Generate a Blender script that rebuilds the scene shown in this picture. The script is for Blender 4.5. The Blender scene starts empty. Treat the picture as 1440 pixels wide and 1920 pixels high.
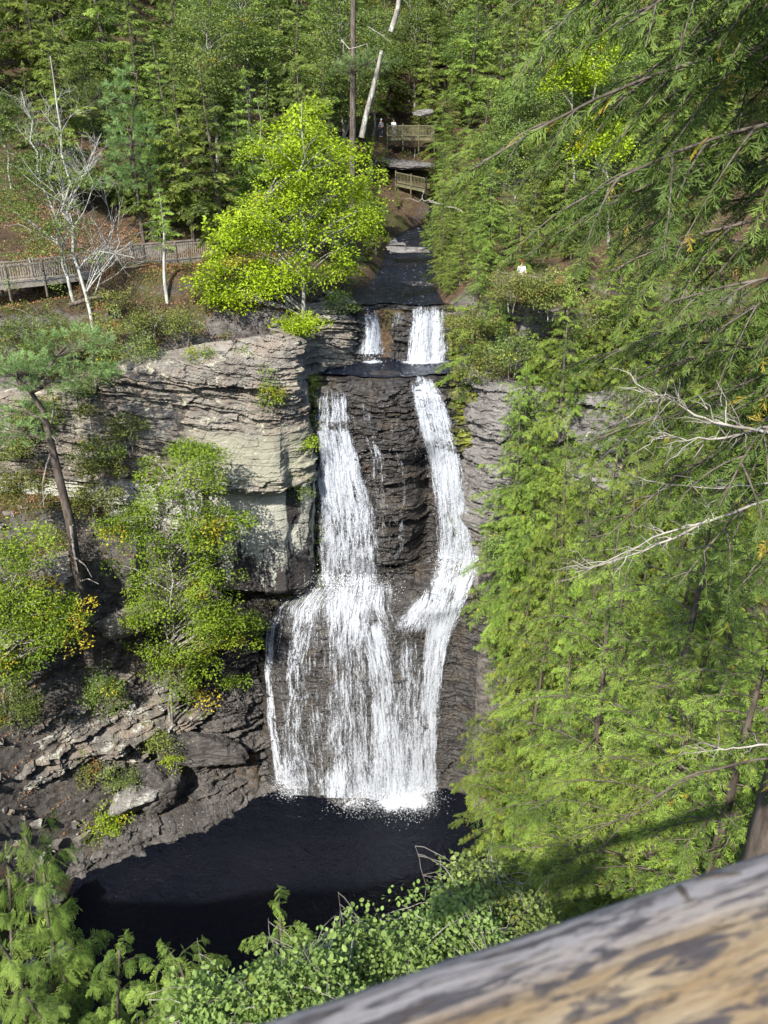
import bpy, math
import numpy as np
from mathutils import Vector, Matrix

# ------------------------------------------------------------------ camera, world, sun, exposure
scene = bpy.context.scene
COL = scene.collection
CZ, PITCH, FPX = 42.5, math.radians(25.0), 1500.0
cam = bpy.data.cameras.new("camera")
cam_o = bpy.data.objects.new("camera", cam)
COL.objects.link(cam_o)
cam.sensor_fit = 'VERTICAL'
cam.sensor_height = 36.0
cam.lens = FPX / 1920.0 * 36.0
cam.clip_start, cam.clip_end = 0.05, 2000.0
cam_o.location = (0, 0, CZ)
cam_o.rotation_euler = (math.radians(90) - PITCH, 0, 0)
cam.dof.use_dof = True
cam.dof.focus_distance = 40.0
cam.dof.aperture_fstop = 9.0
scene.camera = cam_o

SUN_EL, SUN_AZ = math.radians(43.0), math.radians(205.0)   # azimuth of the sun, clockwise from +Y (the view direction)
world = bpy.data.worlds.new("World")
scene.world = world
world.use_nodes = True
wn = world.node_tree.nodes
bg = wn["Background"]
sky = wn.new("ShaderNodeTexSky")
sky.sky_type = 'NISHITA'
sky.sun_disc = False
sky.sun_elevation = SUN_EL
sky.sun_rotation = SUN_AZ
world.node_tree.links.new(sky.outputs[0], bg.inputs[0])
bg.inputs[1].default_value = 0.15

sun = bpy.data.lights.new("sun", 'SUN')
sun.energy = 3.7
sun.angle = math.radians(0.5)
sun.color = (1.0, 0.95, 0.86)
sun_o = bpy.data.objects.new("sun", sun)
COL.objects.link(sun_o)
sd = Vector((math.sin(SUN_AZ) * math.cos(SUN_EL), math.cos(SUN_AZ) * math.cos(SUN_EL), math.sin(SUN_EL)))
sun_o.rotation_euler = sd.to_track_quat('Z', 'Y').to_euler()
sun_o.location = sd * 200

scene.view_settings.view_transform = 'Standard'
scene.view_settings.look = 'None'
scene.view_settings.exposure = 1.4
scene.view_settings.gamma = 1.0
scene.render.engine = 'CYCLES'
scene.cycles.max_bounces = 6
scene.cycles.diffuse_bounces = 3
scene.cycles.glossy_bounces = 2
scene.cycles.transmission_bounces = 4
scene.cycles.transparent_max_bounces = 24
scene.cycles.use_denoising = True
scene.cycles.denoising_prefilter = 'ACCURATE'

# ------------------------------------------------------------------ helpers
rng = np.random.default_rng(7)
CP, SP = math.cos(PITCH), math.sin(PITCH)


def ray(px, py):
    dx, dv = (px - 720.0) / FPX, (py - 960.0) / FPX
    return dx, CP - dv * SP, -SP - dv * CP


def W(px, py, Y):
    """World point seen at photo pixel px,py on the upright plane y = Y."""
    a, b, c = ray(px, py)
    t = Y / b
    return np.array([a * t, Y, CZ + c * t])


def WZ(px, py, z):
    a, b, c = ray(px, py)
    t = (z - CZ) / c
    return np.array([a * t, b * t, z])


def _hash(ix, iy, iz, seed):
    n = (ix * 73856093) ^ (iy * 19349663) ^ (iz * 83492791) ^ (seed * 2654435761)
    n = n & 0xFFFFFFFF
    n = ((n ^ (n >> 15)) * 2246822519) & 0xFFFFFFFF
    n = ((n ^ (n >> 13)) * 3266489917) & 0xFFFFFFFF
    n = n ^ (n >> 16)
    return n.astype(np.float64) / 2147483648.0 - 1.0


def vnoise(x, y, z=0.0, seed=0):
    x, y, z = np.broadcast_arrays(np.asarray(x, float), np.asarray(y, float), np.asarray(z, float))
    fx, fy, fz = np.floor(x), np.floor(y), np.floor(z)
    ix, iy, iz = fx.astype(np.int64), fy.astype(np.int64), fz.astype(np.int64)
    tx, ty, tz = x - fx, y - fy, z - fz
    tx, ty, tz = [t * t * (3 - 2 * t) for t in (tx, ty, tz)]
    r = 0
    for a in (0, 1):
        for b in (0, 1):
            for c in (0, 1):
                w = (tx if a else 1 - tx) * (ty if b else 1 - ty) * (tz if c else 1 - tz)
                r = r + w * _hash(ix + a, iy + b, iz + c, seed)
    return r


def fbm(x, y, z=0.0, oct=4, seed=0):
    r, a, f = 0, 0.5, 1.0
    for i in range(oct):
        r = r + a * vnoise(np.asarray(x) * f, np.asarray(y) * f, np.asarray(z) * f, seed + i * 17)
        a *= 0.5
        f *= 2.03
    return r


def sstep(a, b, x):
    t = np.clip((x - a) / (b - a), 0, 1)
    return t * t * (3 - 2 * t)


def mesh_np(name, V, F, smooth=False, attrs=None):
    """V (n,3); F: an (m,k) index array or a list of such arrays."""
    me = bpy.data.meshes.new(name)
    Fs = F if isinstance(F, list) else [F]
    Fs = [np.asarray(f, np.int32) for f in Fs if len(f)]
    me.vertices.add(len(V))
    me.vertices.foreach_set("co", np.ascontiguousarray(V, np.float32).ravel())
    nl = sum(f.size for f in Fs)
    nf = sum(len(f) for f in Fs)
    me.loops.add(nl)
    me.polygons.add(nf)
    me.loops.foreach_set("vertex_index", np.concatenate([f.ravel() for f in Fs]))
    tot = np.concatenate([np.full(len(f), f.shape[1], np.int32) for f in Fs])
    st = np.zeros(nf, np.int32)
    st[1:] = np.cumsum(tot)[:-1]
    me.polygons.foreach_set("loop_start", st)
    me.polygons.foreach_set("use_smooth", np.full(nf, smooth, bool))
    if attrs:
        for k, a in attrs.items():
            at = me.attributes.new(k, 'FLOAT', 'POINT')
            at.data.foreach_set("value", np.ascontiguousarray(a, np.float32).ravel())
    me.update(calc_edges=True)
    return me


def put(name, me, mat=None, parent=None, loc=None):
    o = bpy.data.objects.new(name, me)
    COL.objects.link(o)
    if mat is not None and me is not None and len(me.materials) == 0:
        me.materials.append(mat)
    if parent is not None:
        o.parent = parent
    if loc is not None:
        o.location = loc
    return o


def tag(o, label=None, cat=None, group=None, kind=None):
    if label:
        o["label"] = label
    if cat:
        o["category"] = cat
    if group:
        o["group"] = group
    if kind:
        o["kind"] = kind
    return o


def thing(name, label, cat, loc=(0, 0, 0), rz=0.0, s=1.0, group=None):
    o = bpy.data.objects.new(name, None)
    o.empty_display_size = 0.3
    COL.objects.link(o)
    o.location = loc
    o.rotation_euler = (0, 0, rz)
    o.scale = (s, s, s)
    return tag(o, label, cat, group)


def grid_faces(nv, nu, off=0):
    a = np.arange(nv * nu).reshape(nv, nu)
    return np.stack([a[:-1, :-1], a[:-1, 1:], a[1:, 1:], a[1:, :-1]], -1).reshape(-1, 4) + off


def tubes(lines, sides=6):
    """lines: list of (points (k,3), radii (k)). One mesh's V, F."""
    Vs, Fs, off = [], [], 0
    ang = np.linspace(0, 2 * np.pi, sides, endpoint=False)
    ca, sa = np.cos(ang), np.sin(ang)
    for P, R in lines:
        P = np.asarray(P, float)
        R = np.broadcast_to(np.asarray(R, float), (len(P),))
        T = np.gradient(P, axis=0)
        T /= np.linalg.norm(T, axis=1)[:, None] + 1e-9
        ref = np.array([0, 0, 1.0]) if abs(T[0, 2]) < 0.8 else np.array([1.0, 0, 0])
        A = np.cross(T, ref)
        A /= np.linalg.norm(A, axis=1)[:, None] + 1e-9
        B = np.cross(T, A)
        V = P[:, None, :] + R[:, None, None] * (A[:, None, :] * ca[None, :, None] + B[:, None, :] * sa[None, :, None])
        k = len(P)
        Vs.append(V.reshape(-1, 3))
        i = np.arange(k * sides).reshape(k, sides)
        j = np.roll(i, -1, axis=1)
        Fs.append(np.stack([i[:-1], j[:-1], j[1:], i[1:]], -1).reshape(-1, 4) + off)
        off += k * sides
    return np.concatenate(Vs), np.concatenate(Fs)


def boxes(bl):
    """bl: list of (centre, size, rotz). V, F."""
    c = np.array([[-1, -1, -1], [1, -1, -1], [1, 1, -1], [-1, 1, -1], [-1, -1, 1], [1, -1, 1], [1, 1, 1], [-1, 1, 1]], float) / 2
    f = np.array([[0, 3, 2, 1], [4, 5, 6, 7], [0, 1, 5, 4], [1, 2, 6, 5], [2, 3, 7, 6], [3, 0, 4, 7]])
    Vs, Fs = [], []
    for n, (ctr, size, rz) in enumerate(bl):
        v = c * np.asarray(size, float)
        s, k = math.sin(rz), math.cos(rz)
        v = np.stack([v[:, 0] * k - v[:, 1] * s, v[:, 0] * s + v[:, 1] * k, v[:, 2]], 1) + np.asarray(ctr, float)
        Vs.append(v)
        Fs.append(f + 8 * n)
    return np.concatenate(Vs), np.concatenate(Fs)


def beam(a, b, w, h):
    """A bar of rectangular section from a to b. V, F pair for concatenation."""
    a, b = np.asarray(a, float), np.asarray(b, float)
    t = b - a
    t /= np.linalg.norm(t)
    s = np.cross(t, [0, 0, 1.0])
    s /= np.linalg.norm(s) + 1e-9
    u = np.cross(s, t)
    V = []
    for p in (a, b):
        for q, r in ((-1, -1), (1, -1), (1, 1), (-1, 1)):
            V.append(p + s * q * w / 2 + u * r * h / 2)
    F = np.array([[0, 3, 2, 1], [4, 5, 6, 7], [0, 1, 5, 4], [1, 2, 6, 5], [2, 3, 7, 6], [3, 0, 4, 7]])
    return np.array(V), F


def join(parts):
    Vs, Fs, off = [], [], 0
    for V, F in parts:
        Vs.append(V)
        Fs.append(np.asarray(F) + off)
        off += len(V)
    return np.concatenate(Vs), np.concatenate(Fs)


# ------------------------------------------------------------------ materials
class NT:
    def __init__(self, name):
        self.m = bpy.data.materials.new(name)
        self.m.use_nodes = True
        self.t = self.m.node_tree
        self.bsdf = self.t.nodes["Principled BSDF"]
        self.out = self.t.nodes["Material Output"]

    def n(self, typ, **kw):
        nd = self.t.nodes.new(typ)
        for k, v in kw.items():
            setattr(nd, k, v)
        return nd

    def l(self, a, b):
        self.t.links.new(a, b)

    def val(self, x, sock):
        if hasattr(x, "is_output"):
            self.l(x, sock)
        else:
            sock.default_value = x

    def pos(self, scale=(1, 1, 1)):
        g = self.n("ShaderNodeTexCoord")
        mp = self.n("ShaderNodeMapping")
        mp.inputs["Scale"].default_value = scale
        self.l(g.outputs["Object"], mp.inputs["Vector"])
        return mp.outputs[0]

    def noise(self, vec, scale, detail=5, rough=0.6, dist=0.0, lac=2.0):
        nd = self.n("ShaderNodeTexNoise")
        nd.inputs["Scale"].default_value = scale
        nd.inputs["Detail"].default_value = detail
        nd.inputs["Roughness"].default_value = rough
        nd.inputs["Distortion"].default_value = dist
        nd.inputs["Lacunarity"].default_value = lac
        if vec is not None:
            self.l(vec, nd.inputs["Vector"])
        return nd.outputs["Fac"]

    def ramp(self, fac, a, b, lo=0.0, hi=1.0):
        nd = self.n("ShaderNodeMapRange")
        nd.interpolation_type = 'SMOOTHSTEP'
        for i, v in zip(("From Min", "From Max", "To Min", "To Max"), (a, b, lo, hi)):
            self.val(v, nd.inputs[i])
        self.val(fac, nd.inputs["Value"])
        return nd.outputs[0]

    def mix(self, fac, a, b):
        nd = self.n("ShaderNodeMix", data_type='RGBA')
        self.val(fac, nd.inputs[0])
        for x, s in ((a, nd.inputs[6]), (b, nd.inputs[7])):
            if isinstance(x, tuple):
                x = (*x, 1.0) if len(x) == 3 else x
            self.val(x, s)
        return nd.outputs[2]

    def math(self, op, a, b=0.0, c=None):
        nd = self.n("ShaderNodeMath", operation=op)
        self.val(a, nd.inputs[0])
        self.val(b, nd.inputs[1])
        if c is not None:
            self.val(c, nd.inputs[2])
        return nd.outputs[0]

    def attr(self, name):
        nd = self.n("ShaderNodeAttribute", attribute_name=name)
        return nd.outputs["Fac"]

    def sep(self, vec=None):
        s = self.n("ShaderNodeSeparateXYZ")
        if vec is None:
            vec = self.n("ShaderNodeTexCoord").outputs["Object"]
        self.l(vec, s.inputs[0])
        return s.outputs

    def normal_z(self):
        g = self.n("ShaderNodeNewGeometry")
        return self.sep(g.outputs["Normal"])[2]

    def rand(self):
        return self.n("ShaderNodeObjectInfo").outputs["Random"]

    def bump(self, h, strength=0.5, dist=0.05):
        b = self.n("ShaderNodeBump")
        b.inputs["Strength"].default_value = strength
        b.inputs["Distance"].default_value = dist
        self.l(h, b.inputs["Height"])
        self.l(b.outputs[0], self.bsdf.inputs["Normal"])

    def base(self, col, rough=0.8, spec=0.3):
        self.val(col if not isinstance(col, tuple) else (*col[:3], 1.0), self.bsdf.inputs["Base Color"])
        self.val(rough, self.bsdf.inputs["Roughness"])
        self.bsdf.inputs["Specular IOR Level"].default_value = spec
        return self.m


def mat_foliage(name, dark, light, tip=None, trans=0.35, hue_var=0.12):
    t = NT(name)
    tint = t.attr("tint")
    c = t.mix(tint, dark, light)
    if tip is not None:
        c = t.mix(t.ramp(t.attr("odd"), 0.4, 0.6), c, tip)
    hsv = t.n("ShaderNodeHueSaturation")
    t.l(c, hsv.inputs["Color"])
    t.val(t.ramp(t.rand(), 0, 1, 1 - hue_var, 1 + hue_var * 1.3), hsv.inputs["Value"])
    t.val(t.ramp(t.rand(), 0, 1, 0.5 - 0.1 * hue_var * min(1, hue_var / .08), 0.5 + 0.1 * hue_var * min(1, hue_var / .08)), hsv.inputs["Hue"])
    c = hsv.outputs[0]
    t.base(c, 0.5, 0.25)
    tr = t.n("ShaderNodeBsdfTranslucent")
    t.l(c, tr.inputs["Color"])
    mx = t.n("ShaderNodeMixShader")
    mx.inputs[0].default_value = trans
    t.l(t.bsdf.outputs[0], mx.inputs[1])
    t.l(tr.outputs[0], mx.inputs[2])
    t.l(mx.outputs[0], t.out.inputs["Surface"])
    return t.m


def mat_bark(name, a, b, scale=6.0, lich=None):
    t = NT(name)
    p = t.pos((1, 1, 0.25))
    n1 = t.noise(p, scale, 6, 0.65)
    c = t.mix(t.ramp(n1, 0.35, 0.68), a, b)
    if lich is not None:
        c = t.mix(t.ramp(t.noise(t.pos((1, 1, 0.7)), 3.1, 4), 0.55, 0.62), c, lich)
    t.base(c, 0.9, 0.15)
    t.bump(n1, 0.6, 0.03)
    return t.m


M = {}
M['hem_far'] = mat_foliage('hemlock_needles_far', (0.034, 0.058, 0.011), (0.27, 0.36, 0.058))
M['hem_mid'] = mat_foliage('hemlock_needles', (0.036, 0.070, 0.012), (0.31, 0.425, 0.062), tip=(0.38, 0.32, 0.03))
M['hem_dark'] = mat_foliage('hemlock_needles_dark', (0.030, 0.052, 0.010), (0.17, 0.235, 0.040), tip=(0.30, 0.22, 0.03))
M['sapling'] = mat_foliage('sapling_needles', (0.06, 0.11, 0.016), (0.36, 0.50, 0.10), hue_var=0.03)
M['pine'] = mat_foliage('pine_needles', (0.08, 0.13, 0.04), (0.27, 0.38, 0.13))
M['yellow'] = mat_foliage('yellow_green_leaves', (0.17, 0.25, 0.012), (0.40, 0.52, 0.018), tip=(0.44, 0.38, 0.03), hue_var=0.03)
M['beech'] = mat_foliage('green_leaves', (0.060, 0.115, 0.010), (0.25, 0.35, 0.024), tip=(0.46, 0.38, 0.03), hue_var=0.05)
M['oak'] = mat_foliage('dull_green_leaves', (0.055, 0.092, 0.018), (0.20, 0.27, 0.055), tip=(0.42, 0.36, 0.03))
M['shrub'] = mat_foliage('shrub_leaves', (0.085, 0.13, 0.03), (0.26, 0.34, 0.09), tip=(0.38, 0.38, 0.05))
M['olive'] = mat_foliage('olive_leaves', (0.07, 0.09, 0.02), (0.25, 0.28, 0.06), tip=(0.25, 0.14, 0.04))
M['orange'] = mat_foliage('autumn_leaves', (0.34, 0.24, 0.02), (0.58, 0.46, 0.03))
M['bark'] = mat_bark('dark_bark', (0.05, 0.04, 0.032), (0.14, 0.115, 0.095))
M['bark_grey'] = mat_bark('grey_bark', (0.12, 0.105, 0.09), (0.30, 0.28, 0.245), lich=(0.36, 0.38, 0.31))
M['bark_pale'] = mat_bark('pale_bark', (0.24, 0.22, 0.19), (0.50, 0.48, 0.43), lich=(0.42, 0.44, 0.36))
M['dead'] = mat_bark('dead_wood', (0.13, 0.115, 0.095), (0.34, 0.315, 0.275))


def m_rock(name, dark, mid, light, lichen=(0.46, 0.46, 0.34), lich_amt=0.56, wet=False, moss=0.0, stain=False, pink=True):
    t = NT(name)
    p = t.pos()
    ps = t.pos((1, 1, 5.0))
    n1 = t.noise(p, 0.35, 6, 0.6)
    n2 = t.noise(ps, 1.6, 7, 0.7)
    n3 = t.noise(p, 9.0, 6, 0.7)
    c = t.mix(t.ramp(n1, 0.35, 0.65), mid, light)
    c = t.mix(t.ramp(n2, 0.30, 0.52, 1.0, 0.0), c, dark)
    c = t.mix(t.math('MULTIPLY', t.ramp(t.noise(t.pos((1, 1, .10)), 1.1, 6, .65), .54, .66), .62), c, dark)
    nz = t.normal_z()
    if pink:
        c = t.mix(t.math('MULTIPLY', t.ramp(nz, 0.1, 0.6), t.ramp(t.noise(p, 0.8, 5), 0.42, 0.62)), c, (0.25, 0.205, 0.16))
    lm = t.ramp(t.noise(p, 1.3, 8, 0.72), lich_amt, lich_amt + 0.05)
    c = t.mix(lm, c, lichen)
    lm2 = t.ramp(t.noise(p, 5.5, 8, 0.75), 0.60, 0.64)
    c = t.mix(lm2, c, lichen)
    if stain:
        x, y, z = t.sep()
        zone = t.math('MULTIPLY', t.ramp(z, 23.4, 22.8), t.ramp(z, 14.6, 15.6))
        hi = t.ramp(z, 16, 22, 0.57, 0.33)
        pv = t.pos((1.0, 1.0, 0.16))
        st = t.noise(pv, 1.35, 9, 0.78, 0.2)
        st = t.math('ADD', st, t.math('MULTIPLY', t.math('SUBTRACT', t.noise(p, 3.0, 9, 0.8), 0.5), 0.55))
        white = t.math('GREATER_THAN', st, hi)
        wc = t.mix(white, (0.062, 0.056, 0.055), (0.50, 0.50, 0.42))
        strk = t.ramp(t.noise(t.pos((1, 1, 0.04)), 1.15, 3), 0.55, 0.60)
        wc = t.mix(strk, wc, (0.045, 0.04, 0.04))
        c = t.mix(zone, c, wc)
        sh = t.math('MULTIPLY', t.math('MULTIPLY', t.ramp(z, 23.3, 23.8), t.ramp(z, 27.0, 25.8)), t.ramp(x, -12.5, -10.5))
        c = t.mix(t.math('MULTIPLY', sh, t.ramp(t.noise(p, 1.1, 8, 0.75), 0.38, 0.52)), c, t.mix(n3, (0.22, 0.215, 0.155), (0.38, 0.375, 0.28)))
    if moss > 0:
        x, y, z = t.sep()
        mm = t.ramp(t.noise(p, 0.9, 7, 0.7), 0.62 - moss * 0.3, 0.70 - moss * 0.3)
        c = t.mix(mm, c, t.mix(t.noise(p, 6, 4), (0.045, 0.06, 0.008), (0.13, 0.16, 0.012)))
    c = t.mix(t.math('MULTIPLY', n3, 0.5), c, t.mix(0.5, c, dark))
    t.base(c, 0.85, 0.25)
    h = t.math('ADD', t.math('MULTIPLY', n2, 0.8), t.math('MULTIPLY', n3, 0.5))
    h = t.math('ADD', h, t.math('MULTIPLY', t.noise(ps, 6.0, 6, 0.7), 0.6))
    t.bump(h, 1.0, 0.16)
    return t.m


M['rock_left'] = m_rock('slate_dry', (0.055, 0.049, 0.043), (0.185, 0.166, 0.142), (0.33, 0.300, 0.255), stain=True, lich_amt=0.57)
M['rock_right'] = m_rock('slate_right', (0.05, 0.047, 0.044), (0.16, 0.148, 0.14), (0.26, 0.245, 0.23), lich_amt=0.62, pink=False)
M['rock_low'] = m_rock('slate_shore', (0.022, 0.02, 0.019), (0.075, 0.068, 0.062), (0.16, 0.148, 0.136), lichen=(0.42, 0.42, 0.38), lich_amt=0.64, pink=False)

M['rock_mid'] = m_rock('slate_ledge', (0.05, 0.046, 0.04), (0.12, 0.11, 0.098), (0.22, 0.205, 0.185), lichen=(0.46, 0.46, 0.41), lich_amt=0.55, moss=0.12)


def m_wet():
    t = NT('wet_slate')
    p = t.pos()
    n1 = t.noise(p, 0.6, 6, 0.65)
    n2 = t.noise(t.pos((1, 1, 4)), 1.7, 8, 0.72)
    n3 = t.noise(p, 8, 6, 0.7)
    c = t.mix(t.ramp(n2, 0.35, 0.65), (0.011, 0.010, 0.0095), (0.040, 0.035, 0.031))
    c = t.mix(t.ramp(n1, 0.52, 0.66), c, (0.050, 0.040, 0.029))
    x, y, z = t.sep()
    right = t.math('MULTIPLY', t.ramp(x, 3.7, 4.9), t.ramp(z, 12.0, 17.0))
    left = t.math('MULTIPLY', t.ramp(x, -3.6, -4.4), t.ramp(z, 13.5, 15.0))
    mm = t.math('MULTIPLY', t.math('MAXIMUM', right, left), t.ramp(t.noise(p, 0.8, 8, 0.7), 0.44, 0.52))
    c = t.mix(mm, c, t.mix(t.ramp(t.noise(p, 3, 5), 0.4, 0.6), (0.05, 0.055, 0.008), (0.15, 0.17, 0.012)))
    # fallen leaves stuck to the wet face
    spk = t.ramp(t.noise(p, 9.0, 2, 0.5), 0.735, 0.75)
    c = t.mix(spk, c, (0.30, 0.22, 0.10))
    t.base(c, t.ramp(n3, 0.3, 0.7, 0.28, 0.62), 0.5)
    t.bump(t.math('ADD', t.math('MULTIPLY', n2, 1.0), t.math('MULTIPLY', n3, 0.6)), 0.9, 0.10)
    return t.m


M['wet'] = m_wet()


def m_ground():
    t = NT('forest_floor')
    p = t.pos()
    n1 = t.noise(p, 0.25, 6, 0.65)
    n2 = t.noise(p, 3.0, 8, 0.75)
    n3 = t.noise(p, 14.0, 6, 0.7)
    c = t.mix(t.ramp(n2, 0.35, 0.65), (0.035, 0.026, 0.017), (0.10, 0.068, 0.042))
    c = t.mix(t.ramp(n1, 0.50, 0.62), c, t.mix(n3, (0.03, 0.036, 0.012), (0.075, 0.075, 0.026)))
    c = t.mix(t.ramp(t.noise(p, 11.0, 4, 0.6), 0.60, 0.66), c, (0.19, 0.10, 0.045))
    nz = t.normal_z()
    rock = t.mix(t.ramp(t.noise(t.pos((1, 1, 1.6)), 1.5, 9, 0.75), 0.35, 0.65), (0.04, 0.036, 0.032), (0.17, 0.155, 0.14))
    c = t.mix(t.ramp(t.math('ADD', nz, t.math('MULTIPLY', t.math('SUBTRACT', n2, 0.5), 0.7)), 0.62, 0.42), c, rock)
    t.base(c, 0.95, 0.1)
    t.bump(t.math('ADD', n2, t.math('MULTIPLY', n3, 0.5)), 1.0, 0.15)
    return t.m


M['ground'] = m_ground()


def m_pool(name, col, scale, strength, stretch=(1, 1, 1)):
    t = NT(name)
    p = t.pos(stretch)
    h = t.noise(p, scale, 4, 0.6, 0.6)
    h2 = t.noise(p, scale * 4.3, 3, 0.6, 0.3)
    t.base(col, 0.06, 0.2)
    t.bsdf.inputs["IOR"].default_value = 1.33
    t.bump(t.math('ADD', h, t.math('MULTIPLY', h2, 0.35)), strength, 0.45)
    return t.m


M['pool'] = m_pool('pool_water', (0.004, 0.005, 0.009), 1.5, 1.0)


def m_creek():
    t = NT('creek_water')
    p = t.pos((1, 0.45, 1))
    h = t.noise(p, 2.0, 5, 0.65, 0.8)
    wh = t.ramp(t.noise(t.pos((1.5, 0.5, 1)), 2.4, 7, 0.75, 1.0), 0.60, 0.68)
    c = t.mix(wh, (0.006, 0.009, 0.018), (0.40, 0.43, 0.48))
    t.base(c, t.ramp(wh, 0, 1, 0.10, 0.6), 0.5)
    t.bump(h, 1.0, 0.35)
    return t.m


M['creek'] = m_creek()


def m_falling():
    """White water: streaks and drops of white with the rock showing through the gaps."""
    t = NT('falling_water')
    u, v, d = t.attr("wu"), t.attr("wv"), t.attr("dens")
    cb = t.n("ShaderNodeCombineXYZ")
    t.l(u, cb.inputs[0])
    t.l(v, cb.inputs[1])
    t.l(t.attr("ws"), cb.inputs[2])

    def nz(su, sv, detail, rough, dist=0.0):
        mp = t.n("ShaderNodeMapping")
        mp.inputs["Scale"].default_value = (su, sv, 1.0)
        t.l(cb.outputs[0], mp.inputs["Vector"])
        return t.noise(mp.outputs[0], 1.0, detail, rough, dist)
    a = nz(5.0, 0.5, 6, 0.66, 0.25)
    b = nz(13.0, 3.0, 5, 0.72, 0.3)
    g = nz(26.0, 13.0, 3, 0.7)
    big = nz(1.1, 0.40, 4, 0.6, 0.3)
    def cen(x, w):
        return t.math('MULTIPLY', t.math('SUBTRACT', x, 0.5), 2.0 * w)
    s = t.math('ADD', cen(a, 0.85), cen(b, 0.75))
    s = t.math('ADD', s, cen(g, 0.70))
    s = t.math('ADD', s, cen(big, 0.60))
    s = t.math('ADD', s, t.math('MULTIPLY_ADD', d, 1.0, -0.74))
    al = t.ramp(s, -0.14, 0.36, 0.0, 0.93)
    al = t.math('MULTIPLY', al, t.ramp(d, 0.0, 0.22))
    t.base((0.52, 0.55, 0.60), 0.7, 0.2)
    tr = t.n("ShaderNodeBsdfTranslucent")
    tr.inputs["Color"].default_value = (0.52, 0.55, 0.60, 1)
    m1 = t.n("ShaderNodeMixShader")
    m1.inputs[0].default_value = 0.25
    t.l(t.bsdf.outputs[0], m1.inputs[1])
    t.l(tr.outputs[0], m1.inputs[2])
    tp = t.n("ShaderNodeBsdfTransparent")
    m2 = t.n("ShaderNodeMixShader")
    t.l(al, m2.inputs[0])
    t.l(tp.outputs[0], m2.inputs[1])
    t.l(m1.outputs[0], m2.inputs[2])
    t.l(m2.outputs[0], t.out.inputs["Surface"])
    return t.m


M['falling'] = m_falling()
_t = NT('water_drops')
M['drops'] = _t.base((0.85, 0.87, 0.9), 0.5, 0.3)


def m_wood(name, a, b, c2, sc=1.0):
    t = NT(name)
    p = t.pos((1, 1, 1))
    n1 = t.noise(p, 3.0 * sc, 6, 0.7)
    n2 = t.noise(t.pos((6, 6, 0.6)), 4.0 * sc, 6, 0.7)
    c = t.mix(t.ramp(n1, 0.35, 0.65), a, b)
    c = t.mix(t.ramp(n2, 0.55, 0.7), c, c2)
    t.base(c, 0.85, 0.2)
    t.bump(n2, 0.4, 0.01)
    return t.m


M['timber'] = m_wood('weathered_timber', (0.20, 0.175, 0.14), (0.33, 0.30, 0.25), (0.13, 0.11, 0.09))
M['timber_green'] = m_wood('shaded_green_timber', (0.075, 0.07, 0.04), (0.14, 0.13, 0.07), (0.04, 0.038, 0.02))  # greenish timber, its colour darkened to stand for the dim shade upstream

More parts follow.
